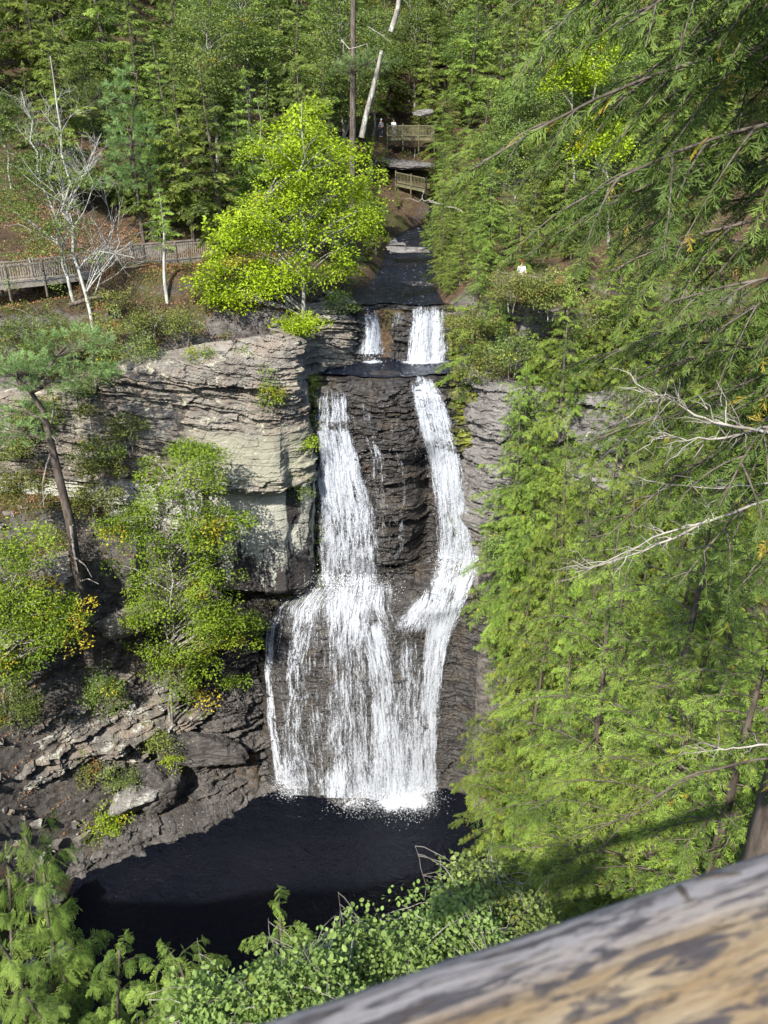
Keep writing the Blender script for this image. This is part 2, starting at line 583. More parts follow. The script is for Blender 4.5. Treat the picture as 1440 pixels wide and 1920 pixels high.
# ------------------------------------------------------------------ the shape of the land
CTRL = np.array([
    # pool bed and its shore
    (-5, 40, -1.6), (0, 38, -1.6), (-10, 35, -1.6), (3, 32, -1.5), (-3, 30, -1.5), (-15, 34, -1.3), (0, 44, -1.2), (-6, 43.5, -1), (4, 41, -1),
    (-11, 43.3, 0.2), (-17.3, 39.2, .3), (-20, 36.5, 0.4), (-20.5, 32, .4), (-17, 27, 0.4), (-5, 26, .4), (4, 27, .4), (7.9, 32, .4), (8.6, 38, .4), (6.6, 42, .4),
    # left slope
    (-12, 44.8, 4.5), (-14, 43.5, 5.5), (-16, 42.4, 7), (-18.5, 41.5, 9), (-21, 39.5, 10.5), (-24, 37, 13), (-26, 32, 12), (-27, 26, 9), (-12, 45.8, 11), (-13, 45.9, 15),
    (-16, 45.4, 17.5), (-20, 45, 20), (-25, 44, 22), (-32, 38, 24), (-36, 30, 22),
    # cliff top, boardwalk terrace, hill on the left
    (-6, 49.5, 32.4), (-10, 49, 31.6), (-14, 48.6, 30.9), (-20, 48.8, 29.6), (-27, 48.6, 29.0), (-5, 53, 33.2), (-12, 54.5, 34.2), (-17, 51.5, 33.9), (-23.4, 49, 33.4), (-30, 47, 33.5),
    (-24, 53, 34.2), (-19, 54, 34.2), (-16.3, 57.3, 34.4), (-13, 59, 34.6), (-20, 62, 37), (-35, 50, 36.5), (-30, 65, 41), (-15, 72, 40), (-6, 60, 34.2), (-6, 70, 37), (-20, 85, 46), (-40, 80, 50), (-8, 88, 41),
    (-15, 110, 53), (-40, 115, 63), (-3, 112, 46), (-4, 100, 43), (-60, 60, 46), (-60, 30, 44),
    # shelf and creek
    (0, 50.5, 28.4), (-2, 55, 32.2), (2, 55, 32.2), (1, 60, 32.3), (1.8, 68, 32.6), (2.6, 78, 33.2), (4.0, 85, 33.9), (1, 88, 36), (1.5, 92, 39.0), (2, 96, 41.0), (4, 105, 43), (5, 120, 48),
    (-3.5, 62, 34), (-2, 72, 35), (0, 82, 35.0), (-3, 92, 40),
    # right bank and hill
    (6, 54, 34), (6, 62, 34.6), (7, 70, 35.5), (7, 80, 36.5), (13, 92, 38), (15, 60, 37), (15, 75, 39), (25, 60, 42), (25, 85, 46), (40, 70, 50), (12, 100, 44), (25, 115, 54), (45, 110, 65),
    (9, 49.5, 32.6), (14, 48.5, 33.2), (20, 46, 35), (28, 42, 38), (34, 32, 40), (11, 43.5, 18), (16, 42, 24), (22, 38, 28), (26, 30, 31), (28, 20, 34), (24, 10, 37), (60, 40, 55), (60, 15, 46),
    (9.5, 41, 7), (11, 37, 6.5), (13, 33, 9), (16, 30, 14), (18, 24, 20), (16, 16, 26), (14, 8, 33),
    # the overlook on the near side
    (0, 0.2, 40.9), (-6, 0, 40.8), (6, 1, 40.9), (14, -3, 41.2), (-14, -3, 41.2), (0, -8, 41.4), (-25, -5, 41.5), (25, -5, 41.5), (0, 3.2, 36.4), (-6, 3.2, 36.4), (6, 3.6, 36.2), (0, 7, 26), (-7, 7, 26),
    (7, 8, 27), (0, 13, 15), (-8, 13, 15), (0, 20, 5), (-10, 20, 7), (8, 20, 9), (-20, 18, 9), (-28, 10, 22), (-40, 20, 28), (0, -60, 44), (60, -40, 48), (-60, -40, 48),
    (0, 170, 90), (-60, 160, 110), (60, 160, 115), (0, 260, 120), (-140, 100, 110), (140, 100, 115), (-140, 0, 60), (140, 0, 60),
], float)
_P = CTRL[:, :2]
_D = np.linalg.norm(_P[:, None] - _P[None], axis=2)
_n = len(_P)
_A = np.zeros((_n + 1, _n + 1))
_A[:_n, :_n] = _D + np.eye(_n) * -0.05
_A[:_n, _n] = 1
_A[_n, :_n] = 1
_S = np.linalg.solve(_A, np.concatenate([CTRL[:, 2], [0]]))

CREEK = np.array([(0.6, 53.6), (1.2, 60), (2.0, 68), (2.4, 76), (3.0, 82), (4.6, 87), (9.0, 92)], float)
CREEK_Z = np.array([32.62, 32.66, 32.9, 33.4, 33.9, 34.4, 35.0])
CREEK_HW = np.array([3.4, 2.4, 2.2, 2.0, 1.8, 1.6, 1.4])


def creek_at(y):
    return np.interp(y, CREEK[:, 1], CREEK[:, 0]), np.interp(y, CREEK[:, 1], CREEK_Z), np.interp(y, CREEK[:, 1], CREEK_HW)


# left cliff in plan, from the left to the corner beside the falls and back to the upper falls
LC = np.array([(-34, 47.0), (-27, 47.3), (-21, 47.0), (-15, 46.5), (-10.5, 46.0), (-7.0, 45.8), (-5.5, 46.3), (-4.95, 47.0), (-5.2, 49.0), (-4.6, 50.6), (-2.6, 51.8), (-2.0, 53.0), (-2.6, 56.0)], float)
LC_Z0 = np.array([21.5, 21.5, 21.5, 20.0, 14.9, 14.9, 14.9, 14.6, 20, 27, 28, 28, 28])
LC_Z1 = np.array([27.5, 27.8, 28.9, 30.6, 31.5, 31.9, 32.2, 32.3, 32.6, 32.8, 33.0, 33.2, 33.4])


def H(x, y):
    x = np.asarray(x, float)
    y = np.asarray(y, float)
    sh = x.shape
    x, y = x.ravel(), y.ravel()
    out = np.empty(x.shape)
    for i in range(0, len(x), 20000):
        d = np.hypot(x[i:i + 20000, None] - _P[None, :, 0], y[i:i + 20000, None] - _P[None, :, 1])
        out[i:i + 20000] = d @ _S[:_n] + _S[_n]
    out += 0.55 * fbm(x * .35, y * .35, 0, 4, 3) * np.clip((np.hypot(x, y) - 2) / 4, 0, 1)
    ter = 0.38 * np.sin(out * 3.3 + 2.2 * fbm(x * .22, y * .22, 0, 3, 12)) * np.clip((y - 25) / 6, 0, 1) * np.clip((60 - y) / 6, 0, 1) * ((np.abs(x) > 7) & (out > 1.0))
    out = out + ter
    # the creek bed
    cx, cz, hw = creek_at(y)
    dd = np.abs(x - cx)
    on = (y > 53.3) & (y < 90)
    out = np.where(on & (dd < hw + 3), np.minimum(out, cz - 0.35 + np.clip(dd - hw + 0.3, 0, 9) * 1.1), out)
    out = np.where(on & (dd < hw), cz - 0.4, out)
    # nothing of the slope sticks out in front of the rock faces
    yc = np.interp(x, LC[:7, 0], LC[:7, 1])
    z0 = np.interp(x, LC[:7, 0], LC_Z0[:7])
    left = (x < -8.5) & (y < yc + 1.0) & (y > 36)
    out = np.where(left, np.minimum(out, z0 + 0.6), out)
    out = np.where((x > -10.6) & (x < -7.0) & (y < 47.5) & (y > 43.2), np.minimum(out, 3.0), out)
    out = np.where((x > -9.0) & (x < 6.2) & (y < 49.6) & (y > 40), np.minimum(out, -1.5), out)
    out = np.where((x > -5.2) & (x < 6.2) & (y >= 49.6) & (y < 53.5), np.minimum(out, 28.2), out)
    out = np.where((x > 6.2) & (x < 9.0) & (y < 46.2) & (y > 43.5), np.minimum(out, 12), out)
    return out.reshape(sh)


def H1(x, y):
    return float(H(np.array([x]), np.array([y]))[0])


def axis(segs):
    a = [segs[0][0]]
    for s, e, st in segs:
        n = max(1, int(round((e - s) / st)))
        a += list(np.linspace(s, e, n + 1)[1:])
    return np.array(a)


gx = axis([(-180, -60, 8), (-60, -30, 1.2), (-30, 20, 0.4), (20, 60, 1.0), (60, 180, 8)])
gy = axis([(-80, -6, 6), (-6, 60, 0.4), (60, 110, 0.7), (110, 280, 6)])
GX, GY = np.meshgrid(gx, gy)
GZ = H(GX, GY)
put('ground', mesh_np('ground', np.stack([GX, GY, GZ], -1).reshape(-1, 3), grid_faces(len(gy), len(gx)), True), M['ground'])["kind"] = 'structure'

# ------------------------------------------------------------------ rock


def layers(seed, z0, z1, tmin, tmax):
    r = np.random.default_rng(seed)
    b = [z0]
    while b[-1] < z1:
        b.append(b[-1] + tmin + (tmax - tmin) * r.random() ** 2.2)
    return np.array(b), r.random(len(b) + 1), r.random(len(b) + 1), r.random(len(b) + 1)


def cells(u, v, seed):
    """Angular facets: a constant and a tilt per Voronoi cell of the (u, v) plane."""
    iu, iv = np.floor(u).astype(np.int64), np.floor(v).astype(np.int64)
    best = np.full(u.shape, 9.0)
    o = np.zeros(u.shape)
    zero = np.zeros_like(iu)
    for a in (-1, 0, 1):
        for b in (-1, 0, 1):
            ju, jv = iu + a, iv + b
            cu = ju + .5 + .48 * _hash(ju, jv, zero, seed)
            cv = jv + .5 + .48 * _hash(ju, jv, zero, seed + 1)
            d = (u - cu) ** 2 + (v - cv) ** 2
            val = _hash(ju, jv, zero, seed + 2) + 1.3 * _hash(ju, jv, zero, seed + 3) * (u - cu) + 1.3 * _hash(ju, jv, zero, seed + 4) * (v - cv)
            m = d < best
            best = np.where(m, d, best)
            o = np.where(m, val, o)
    return o


def strata(s, z, seed, tilt=0.0, tmin=0.10, tmax=0.75, amp=0.35, warp=0.3):
    """Outward offset of a bedded rock face at arc position s and height z."""
    zz = z + tilt * s + warp * fbm(s * .12, z * .12, 0, 3, seed) + 0.16 * fbm(s * .6, z * .4, 6, 3, seed + 1)
    B, r1, r2, r3 = layers(seed, zz.min() - 1, zz.max() + 1, tmin, tmax)
    i = np.clip(np.searchsorted(B, zz) - 1, 0, len(B) - 2)
    th = B[i + 1] - B[i]
    f = (zz - B[i]) / th
    o = amp * (r1[i] - 0.5)
    edge = np.minimum(f, 1 - f) * th
    o = o - 0.18 * np.exp(-(edge / 0.035) ** 2) * np.clip(0.45 + 1.6 * fbm(s * .35, zz * 1.3, 4, 3, seed + 7), 0, 1)
    sp = 1.2 + 5.0 * r2[i]
    q = (s + 0.9 * fbm(s * .5, z * .9, 1, 4, seed + 5)) / sp + r3[i] * 17
    k = np.floor(q).astype(np.int64)
    o = o + 0.20 * amp * _hash(k, i.astype(np.int64), np.zeros_like(k), seed + 9)
    fe = np.minimum(q - np.floor(q), np.floor(q) + 1 - q) * sp
    o = o - 0.10 * np.exp(-(fe / 0.04) ** 2) * (r1[i] > 0.45)
    wu, wz = s + .3 * fbm(s * 1.1, z * 1.1, 7, 3, seed + 40), zz + .12 * fbm(s * 1.3, z * 1.3, 8, 3, seed + 41)
    o = o + amp * (.60 * cells(wu * .45, wz * 1.1, seed + 50) + .26 * cells(wu * 1.5, wz * 4.5, seed + 60) + .07 * cells(wu * 4, wz * 13, seed + 70))
    o = o + 0.45 * amp * fbm(s * .5, z * .8, 2, 4, seed + 2) + 0.16 * fbm(s * 1.6, zz * 6.0, 3, 5, seed + 3)
    return o


def path_sheet(path, z0s, z1s, du, nv, prof, seed, tilt=0.0, amp=0.35, capback=1.6, solid=None, **kw):
    """A rock face standing on a plan path; prof(x, z, s) = extra outward offset."""
    seg = np.r_[0, np.cumsum(np.linalg.norm(np.diff(path, axis=0), axis=1))]
    s = np.arange(0, seg[-1], du)
    # a smoothed path
    X = np.interp(s, seg, path[:, 0])
    Y = np.interp(s, seg, path[:, 1])
    k = np.ones(9) / 9
    Xs = np.convolve(np.pad(X, 4, mode='edge'), k, 'valid')
    Ys = np.convolve(np.pad(Y, 4, mode='edge'), k, 'valid')
    tx, ty = np.gradient(Xs), np.gradient(Ys)
    ln = np.hypot(tx, ty) + 1e-9
    nx, ny = ty / ln, -tx / ln
    nx = np.convolve(np.pad(nx, 6, mode='edge'), np.ones(13) / 13, 'valid')
    ny = np.convolve(np.pad(ny, 6, mode='edge'), np.ones(13) / 13, 'valid')
    Z0 = np.interp(s, seg, z0s)
    Z1 = np.interp(s, seg, z1s)
    v = np.linspace(0, 1, nv)
    S = np.broadcast_to(s, (nv, len(s)))
    Z = Z0[None] + v[:, None] * (Z1 - Z0)[None] + 0.25 * fbm(S * .3, v[:, None] * 0 + 1, 0, 3, seed) * v[:, None]
    o = strata(S, Z, seed, tilt, amp=amp, **kw)
    if solid is not None:
        k = solid(np.broadcast_to(Xs, S.shape), Z)
        o = o * (1 - k) + k * (0.10 * cells(S * .5, Z * .35, seed + 33) + 0.03 * cells(S * 2.2, Z * 1.6, seed + 34) + 0.24 * fbm(S * .35, Z * .25, 9, 5, seed + 30) + 0.05 * fbm(S * 2, Z * 3, 9, 4, seed + 31))
    o = o + prof(np.broadcast_to(Xs, S.shape), Z, S)
    rows = max(3, int(nv * 0.08))
    back = np.zeros(nv)
    back[-rows:] = np.linspace(0, 1, rows) ** 2 * capback
    o = o - back[:, None]
    Px = Xs[None] + nx[None] * o
    Py = Ys[None] + ny[None] * o
    V = np.stack([Px, Py, Z], -1).reshape(-1, 3)
    return V, grid_faces(nv, len(s))


def left_prof(x, z, s):
    o = np.interp(z, [14, 14.9, 15.3, 15.8, 18, 22.6, 23.0, 23.15, 23.9, 25.0, 26.5, 28.2, 29.25, 29.4, 30.2, 31.2, 33], [-1.2, -1.0, 0.2, 0.7, 0.8, 0.65, 0.6, 1.5, 1.9, 1.3, 0.6, 0.35, 0.15, 0.65, 0.5, 0.2, -0.2])
    base = np.interp(z, [14, 20, 22, 24, 26, 28, 30, 33], [0.2, 0.4, 0.6, 0.4, 0.55, 0.2, 0.3, -0.2])
    w = sstep(-13.0, -10.5, x) * (1 - sstep(-6.7, -5.9, x)) * 0.95 + 0.05
    return o * w + base * (1 - w)


V, F = path_sheet(LC, LC_Z0, LC_Z1, 0.06, 330, left_prof, 21, tilt=0.10, amp=0.34, tmin=0.05, tmax=0.65, warp=0.6, solid=lambda x, z: (0.93 * sstep(15.2, 16.0, z) * (1 - sstep(22.3, 22.9, z)) + .7 * sstep(24.0, 24.5, z) * (1 - sstep(26.3, 27.2, z))) * sstep(-13, -11.5, x))
put('rock_cliff', mesh_np('rock_cliff', V, F), M['rock_left'])["kind"] = 'structure'

RC = np.array([(4.9, 50.7), (5.5, 49.2), (6.4, 47.6), (7.8, 46.4), (9.5, 45.2), (12, 43.5), (15, 42.5)], float)
V, F = path_sheet(RC, np.array([28, 14, 10, 8, 8, 8, 8.]), np.array([30.2, 30, 29.4, 29.0, 29.2, 29.5, 30]), 0.07, 260,
                  lambda x, z, s: np.interp(z, [8, 14, 18, 20, 28, 30], [0.2, 0.6, 0.3, 0.9, 0.5, 0.1]), 33, tilt=-0.03, amp=0.32, tmax=1.4)
put('rock_cliff', mesh_np('rock_cliff', V, F), M['rock_right'])["kind"] = 'structure'

# shore bluff at the lower left
SB = np.array([(-8.2, 45.3), (-9.6, 44.2), (-11.5, 43.2), (-14.2, 41.3), (-17.3, 39.2), (-19.6, 38.0), (-21.0, 36.2), (-22.2, 33.5), (-22.5, 30.5), (-20.5, 27.0), (-16, 25)], float)[::-1]


def shore_prof(x, z, s):
    o = np.interp(z, [-1.2, 0.0, 0.5, 1.0, 1.8, 2.3, 4.0, 5.0, 6.5, 8, 10, 14], [1.3, 1.1, 0.9, 0.3, -0.6, -1.0, -1.3, -1.7, -2.2, -2.8, -3.2, -3.4])
    near = np.interp(z, [-1.2, 0, 0.6, 2, 5, 7.5, 9.5, 12, 15], [1.2, 1.0, 0.6, 0.3, 0.0, -0.2, -0.9, -1.6, -2.4])
    w = sstep(-14.0, -11.0, x)
    o = o * (1 - w) + near * w
    slab = np.exp(-((x + 13.7) / 2.4) ** 2)
    o = o + slab * np.interp(z, [-1, 0.2, 0.9, 2.2, 3], [0.7, 0.8, 0.1, 0.2, 0.0])
    return o


V, F = path_sheet(SB, np.full(len(SB), -1.2), np.array([14.5, 14.0, 11.0, 7.0, 6.0, 6.4, 7.5, 8.5, 7, 5, 4.])[::-1], 0.06, 240, shore_prof, 47, tilt=0.06, amp=0.55, capback=3.0, tmin=0.15, tmax=1.3)
put('rock_cliff', mesh_np('rock_cliff', V, F), M['rock_low'])["kind"] = 'structure'


S2 = np.array([(-26, 32.5), (-24.2, 35.6), (-21.8, 38.4), (-18.6, 40.6), (-15.2, 42.4), (-12.2, 44.4), (-11.0, 46)], float)
V, F = path_sheet(S2, np.array([4, 4, 4.2, 4.5, 4.5, 5, 6]), np.array([10.5, 10.8, 10.4, 10.0, 9.6, 10.5, 13]), 0.06, 150,
                  lambda x, z, s: np.interp(z, [4, 6.2, 6.6, 7.6, 8.0, 10, 12], [.3, .2, .8, .7, .1, -.5, -1.0]) + .5 * fbm(s * .4, z * .3, 0, 3, 88), 53, tilt=-0.05, amp=0.6, capback=3.2, tmin=.1, tmax=.9)
put('rock_cliff', mesh_np('rock_cliff', V, F), M['rock_mid'])["kind"] = 'structure'


# the rock the falls run over: lower apron, upper face, shelf, upper step and creek bed in one sheet
def yface(x, z):
    x, z = np.asarray(x, float), np.asarray(z, float)
    y = np.interp(z, [-1.2, 0, 5, 10, 12.5, 14.0, 15.0, 15.6, 20, 26, 27.8, 28.4, 28.8], [43.7, 43.9, 44.7, 45.6, 46.1, 46.6, 47.4, 48.0, 48.2, 48.45, 48.75, 49.1, 49.6])
    up = sstep(15.0, 17.5, z)
    y = y - up * 1.15 * np.exp(-((x - 0.2) / 2.0) ** 2) * (1 - 0.4 * sstep(25, 28.8, z))
    y = y + up * (1 - sstep(23, 25.5, z)) * 1.1 * np.exp(-((x - 2.9) / 0.75) ** 2)
    lo = 1 - sstep(12.5, 15.5, z)
    y = y - lo * 0.8 * np.clip(1 - ((x + 2.4) / 6.0) ** 2, 0, 1)
    y = y + 1.3 * np.exp(-((x + 9.4) / 0.8) ** 2) * lo
    y = y - np.clip(-9.8 - x, 0, 9) * 0.55 * lo
    # the stepped ledges under the right strand
    y = y - 0.9 * np.exp(-((x - 3.6) / 1.5) ** 2) * np.exp(-((z - 14.6) / 1.3) ** 2)
    y = y - np.clip(x - 5.0, 0, 9) * 0.5 * (1 - up * 0.6)
    # round boulder at the foot
    y = y - 1.1 * np.exp(-((x + 3.2) / 0.9) ** 2 - ((z - 0.6) / 1.3) ** 2)
    return y


def lip(x):
    return 0.55 * fbm(np.asarray(x) * .8, 0 * np.asarray(x), 3, 4, 15) * 2


xs = np.arange(-13, 9.0, 0.07)
zA = np.arange(-1.2, 28.8, 0.07)
XA, ZA = np.meshgrid(xs, zA)
oA = strata(XA, ZA, 61, tilt=0.02, tmin=0.12, tmax=0.9, amp=0.42, warp=0.9)
YA = yface(XA, ZA) - oA * (0.55 + 0.45 * sstep(14, 16, ZA))
yB = np.arange(49.65, 52.6, 0.1)
XB, YB = np.meshgrid(xs, yB)
ZB = 28.82 + (YB - 49.65) * 0.05 + 0.16 * fbm(XB * 1.1, YB * 1.1, 0, 4, 5) + 0.22 * sstep(0.9, 0.2, np.hypot((XB - 0.2) / 2.2, (YB - 49.9) / 1.2))
zC = np.arange(29.0, 32.5, 0.07)
XC, ZC = np.meshgrid(xs, zC)
YC = 52.65 + lip(XC) + (ZC - 29) * 0.27 - strata(XC, ZC, 71, amp=0.40, tmax=0.7) * 0.8
yD = np.arange(53.75, 58.0, 0.12)
XD, YD = np.meshgrid(xs, yD)
YD = YD + lip(XD)
ZD = 32.5 + (YD - 53.75) * 0.01 + 0.12 * fbm(XD, YD, 0, 4, 8) + np.clip(np.abs(XD - 0.8) - 3.4, 0, 5) * 0.35
V = np.concatenate([np.stack(a, -1).reshape(-1, 3) for a in ((XA, YA, ZA), (XB, YB, ZB), (XC, YC, ZC), (XD, YD, ZD))])
put('falls_rock', mesh_np('falls_rock', V, grid_faces(len(zA) + len(yB) + len(zC) + len(yD), len(xs))), M['wet'])["kind"] = 'structure'

# ------------------------------------------------------------------ water
pv = np.array([(-30, 18, 0), (16, 18, 0), (16, 49, 0), (-30, 49, 0)], float)
nx_, ny_ = 60, 60
PX, PY = np.meshgrid(np.linspace(-26, 14, nx_), np.linspace(18, 48, ny_))
put('pool', mesh_np('pool', np.stack([PX, PY, PX * 0], -1).reshape(-1, 3), grid_faces(ny_, nx_), True), M['pool'])["kind"] = 'structure'

cy = np.arange(53.6, 90, 0.25)
cxs, czs, chw = creek_at(cy)
uu = np.linspace(-1.15, 1.15, 30)
CX = cxs[:, None] + chw[:, None] * uu[None]
CY = np.broadcast_to(cy[:, None], CX.shape)
CZs = czs[:, None] + 0.05 * fbm(CX * 1.5, CY * 0.8, 0, 3, 4)
CY = CY + lip(CX) * np.clip(1 - (cy[:, None] - 53.6) / 3, 0, 1) + .1
put('creek', mesh_np('creek', np.stack([CX, CY, CZs], -1).reshape(-1, 3), grid_faces(len(cy), 30), True), M['creek'])["kind"] = 'structure'
sx, sy = np.meshgrid(np.linspace(-4.2, 4.4, 60), np.linspace(49.5, 52.75, 30))
f0 = yface(sx, 28.7) + .25 + .25 * fbm(sx * 1.3, sx * 0, 1, 3, 6)
sy = f0 + (52.75 + lip(sx) - f0) * (sy - 49.5) / 3.25
sz = 28.97 + (sy - 49.5) * 0.045 + 0.03 * fbm(sx * 2, sy * 2, 0, 3, 2)
put('creek', mesh_np('creek', np.stack([sx, sy, sz], -1).reshape(-1, 3), grid_faces(30, 60), True), M['creek'])["kind"] = 'structure'


def on_face(px, py, off):
    """Point of the falling water at photo pixel px,py: off metres in front of the rock."""
    px, py, off = [np.asarray(a, float) for a in np.broadcast_arrays(px, py, off)]
    dx, dv = (px - 720) / FPX, (py - 960) / FPX
    b, c = CP - dv * SP, -SP - dv * CP
    up = py < 690
    Y = np.where(up, 52.8, 47.0)
    for _ in range(25):
        t = Y / b
        x, z = dx * t, CZ + c * t
        Yn = np.where(up, 52.65 + lip(x) + (np.clip(z, 29, 32.6) - 29) * 0.27, yface(x, np.clip(z, -1, 28.75))) - off
        Y = 0.5 * Y + 0.5 * Yn
    t = Y / b
    return np.stack([dx * t, Y, CZ + c * t], -1)


fall = bpy.data.objects.new('waterfall', None)
COL.objects.link(fall)
fall["kind"] = 'structure'
_ws = [0.0]


def strand(ctrl, soft=0.25, lay=(0.0,), dd=(0.0,), wob=4.0):
    """ctrl rows: (px centre, py, width px, density, offset m)."""
    c = np.array(ctrl, float)
    for li, (la, dl) in enumerate(zip(lay, dd)):
        _ws[0] += 3.7
        py = np.arange(c[0, 1], c[-1, 1] + 0.1, 4.0)
        ctr, wd, dn, of = [np.interp(py, c[:, 1], c[:, k]) for k in (0, 2, 3, 4)]
        ctr = ctr + wob * fbm(py * 0.02, py * 0, _ws[0], 3, 3)
        nu = max(6, int(wd.max() / 5))
        u = np.linspace(-0.5, 0.5, nu)
        PXg = ctr[:, None] + u[None] * wd[:, None] * 1.12
        PYg = np.broadcast_to(py[:, None], PXg.shape)
        P = on_face(PXg, PYg, of[:, None] + la)
        arc = np.r_[0, np.cumsum(np.linalg.norm(np.diff(P[:, nu // 2], axis=0), axis=1))]
        edge = 1 - sstep(0.5 - soft, 0.5, np.abs(u))
        fade = sstep(c[0, 1] - 1, c[0, 1] + 34, py) * .45 + .55 * sstep(c[0, 1] - 1, c[0, 1] + 10, py)
        D = (dn[:, None] + dl) * edge[None] * fade[:, None]
        wmid = np.median(np.linalg.norm(P[:, -1] - P[:, 0], axis=1))
        at = dict(wu=np.broadcast_to(u[None] * wmid, PXg.shape) + .15 * P[..., 0], wv=np.broadcast_to(arc[:, None], PXg.shape), dens=D, ws=np.full(PXg.shape, _ws[0]))
        put('water_strand', mesh_np('water_strand', P.reshape(-1, 3), grid_faces(len(py), nu), True, {k: a.ravel() for k, a in at.items()}), M['falling'], fall)


# upper step
strand([(698, 568, 40, .75, .1), (699, 620, 42, .95, .2), (697, 664, 48, .95, .25)], lay=(0, .12), dd=(0, -.1))
strand([(738, 568, 22, .45, .08), (742, 600, 24, .45, .1), (738, 660, 40, .3, .1)], lay=(0,))
strand([(801, 566, 72, .85, .1), (802, 620, 78, 1.05, .25), (797, 684, 88, 1.05, .3)], lay=(0, .15), dd=(0, -.1))
strand([(720, 566, 70, .22, .06), (725, 680, 80, .22, .06)], lay=(0,))
# left strand of the main drop
L = [(622, 726, 70, .66, .32), (624, 770, 80, .66, .36), (627, 805, 82, .76, .40), (632, 845, 84, .98, .35), (638, 900, 104, .98, .45), (650, 960, 120, .88, .5), (654, 1020, 126, .80, .5), (654, 1100, 140, .72, .35)]
strand(L, lay=(0, .18, .36), dd=(0, -.1, -.2))
strand([(593, 772, 8, .8, .2), (598, 800, 20, 1.0, .25), (612, 850, 36, 1.0, .4), (622, 900, 40, .9, .5), (612, 1000, 34, .8, .5), (612, 1090, 44, .7, .4)], lay=(0,))
# thin runs down the bulge
strand([(682, 735, 22, .50, .06), (690, 800, 26, .52, .08), (706, 860, 34, .48, .15), (712, 950, 40, .50, .25), (712, 1010, 50, .48, .25), (706, 1080, 66, .45, .2)], lay=(0, .1), dd=(0, -.1))
strand([(735, 765, 10, .55, .05), (736, 840, 12, .55, .06), (750, 852, 12, .6, .1), (757, 920, 16, .6, .2), (752, 1000, 18, .6, .2), (744, 1050, 18, .5, .2)], lay=(0,), wob=2)
strand([(682, 875, 14, .65, .1), (690, 960, 14, .5, .15), (688, 1040, 16, .4, .15)], lay=(0,), wob=2)
# right strand, its splash ledge and the diagonal run down to the pool
R = [(786, 700, 46, .8, .05), (798, 735, 66, .92, .1), (815, 790, 74, .98, .2), (830, 850, 72, .98, .3), (842, 920, 72, .92, .42), (852, 990, 78, .86, .45), (858, 1050, 88, .9, .5)]
strand(R, lay=(0, .15, .32), dd=(0, -.08, -.2))
strand([(866, 1015, 84, .6, .45), (864, 1050, 104, .95, .55), (848, 1095, 96, 1.0, .5), (832, 1150, 74, 1.0, .35), (815, 1215, 52, .95, .25), (806, 1300, 48, .9, .22), (798, 1400, 54, .88, .22), (792, 1492, 72, 1.0, .25)], lay=(0, .12), dd=(0, -.1))
strand([(890, 1045, 50, .4, .12), (888, 1065, 56, .55, .12), (874, 1110, 40, .4, .12), (862, 1150, 24, .3, .1)], lay=(0,))
strand([(822, 1090, 60, .5, .5), (808, 1130, 84, .8, .45), (790, 1160, 104, .85, .35), (775, 1190, 96, .5, .25)], lay=(0, .1), dd=(0, -.1))
strand([(760, 1040, 40, .3, .1), (764, 1090, 44, .42, .12), (762, 1160, 40, .35, .1)], lay=(0,))
# lower apron
A = [(660, 1075, 150, .5, .25), (650, 1100, 180, .66, .25), (632, 1140, 230, .66, .22), (640, 1200, 280, .48, .2), (648, 1300, 288, .47, .2), (655, 1400, 280, .49, .2), (662, 1494, 262, .66, .2)]
strand(A, soft=.12, lay=(0, .14), dd=(0, -.08))
strand([(660, 1080, 110, .7, .4), (655, 1140, 110, .85, .4), (650, 1220, 84, .72, .4), (650, 1300, 92, .7, .42), (655, 1400, 110, .7, .42), (664, 1496, 130, .9, .4)], lay=(0, .14), dd=(0, -.1))
strand([(600, 1095, 50, .75, .3), (572, 1150, 56, .85, .3), (556, 1250, 44, .75, .3), (548, 1380, 44, .75, .3), (556, 1480, 60, .85, .3)], lay=(0,))
strand([(535, 1130, 24, .5, .25), (507, 1180, 18, .9, .25), (503, 1250, 18, .95, .25), (512, 1370, 20, .95, .25), (532, 1472, 34, .95, .25)], lay=(0,), wob=3)
strand([(690, 1160, 70, .8, .35), (712, 1240, 60, .85, .35), (722, 1350, 66, .85, .35), (730, 1500, 90, .95, .35)], lay=(0, .12), dd=(0, -.1))
strand([(768, 1195, 50, .55, .2), (766, 1260, 56, .7, .22), (764, 1360, 62, .72, .22), (764, 1505, 84, 1.0, .25)], lay=(0, .12), dd=(0, -.1))


def scatter_tris(P, size, r, flat=0.0):
    """A cloud of tiny triangles at points P."""
    n = len(P)
    a = r.normal(size=(n, 3))
    a /= np.linalg.norm(a, axis=1)[:, None]
    b = np.cross(a, r.normal(size=(n, 3)))
    b /= np.linalg.norm(b, axis=1)[:, None]
    s = np.broadcast_to(size, (n,))[:, None]
    V = np.stack([P + a * s, P - a * s * .5 + b * s * .87, P - a * s * .5 - b * s * .87], 1).reshape(-1, 3)
    return V, np.arange(3 * n).reshape(-1, 3)


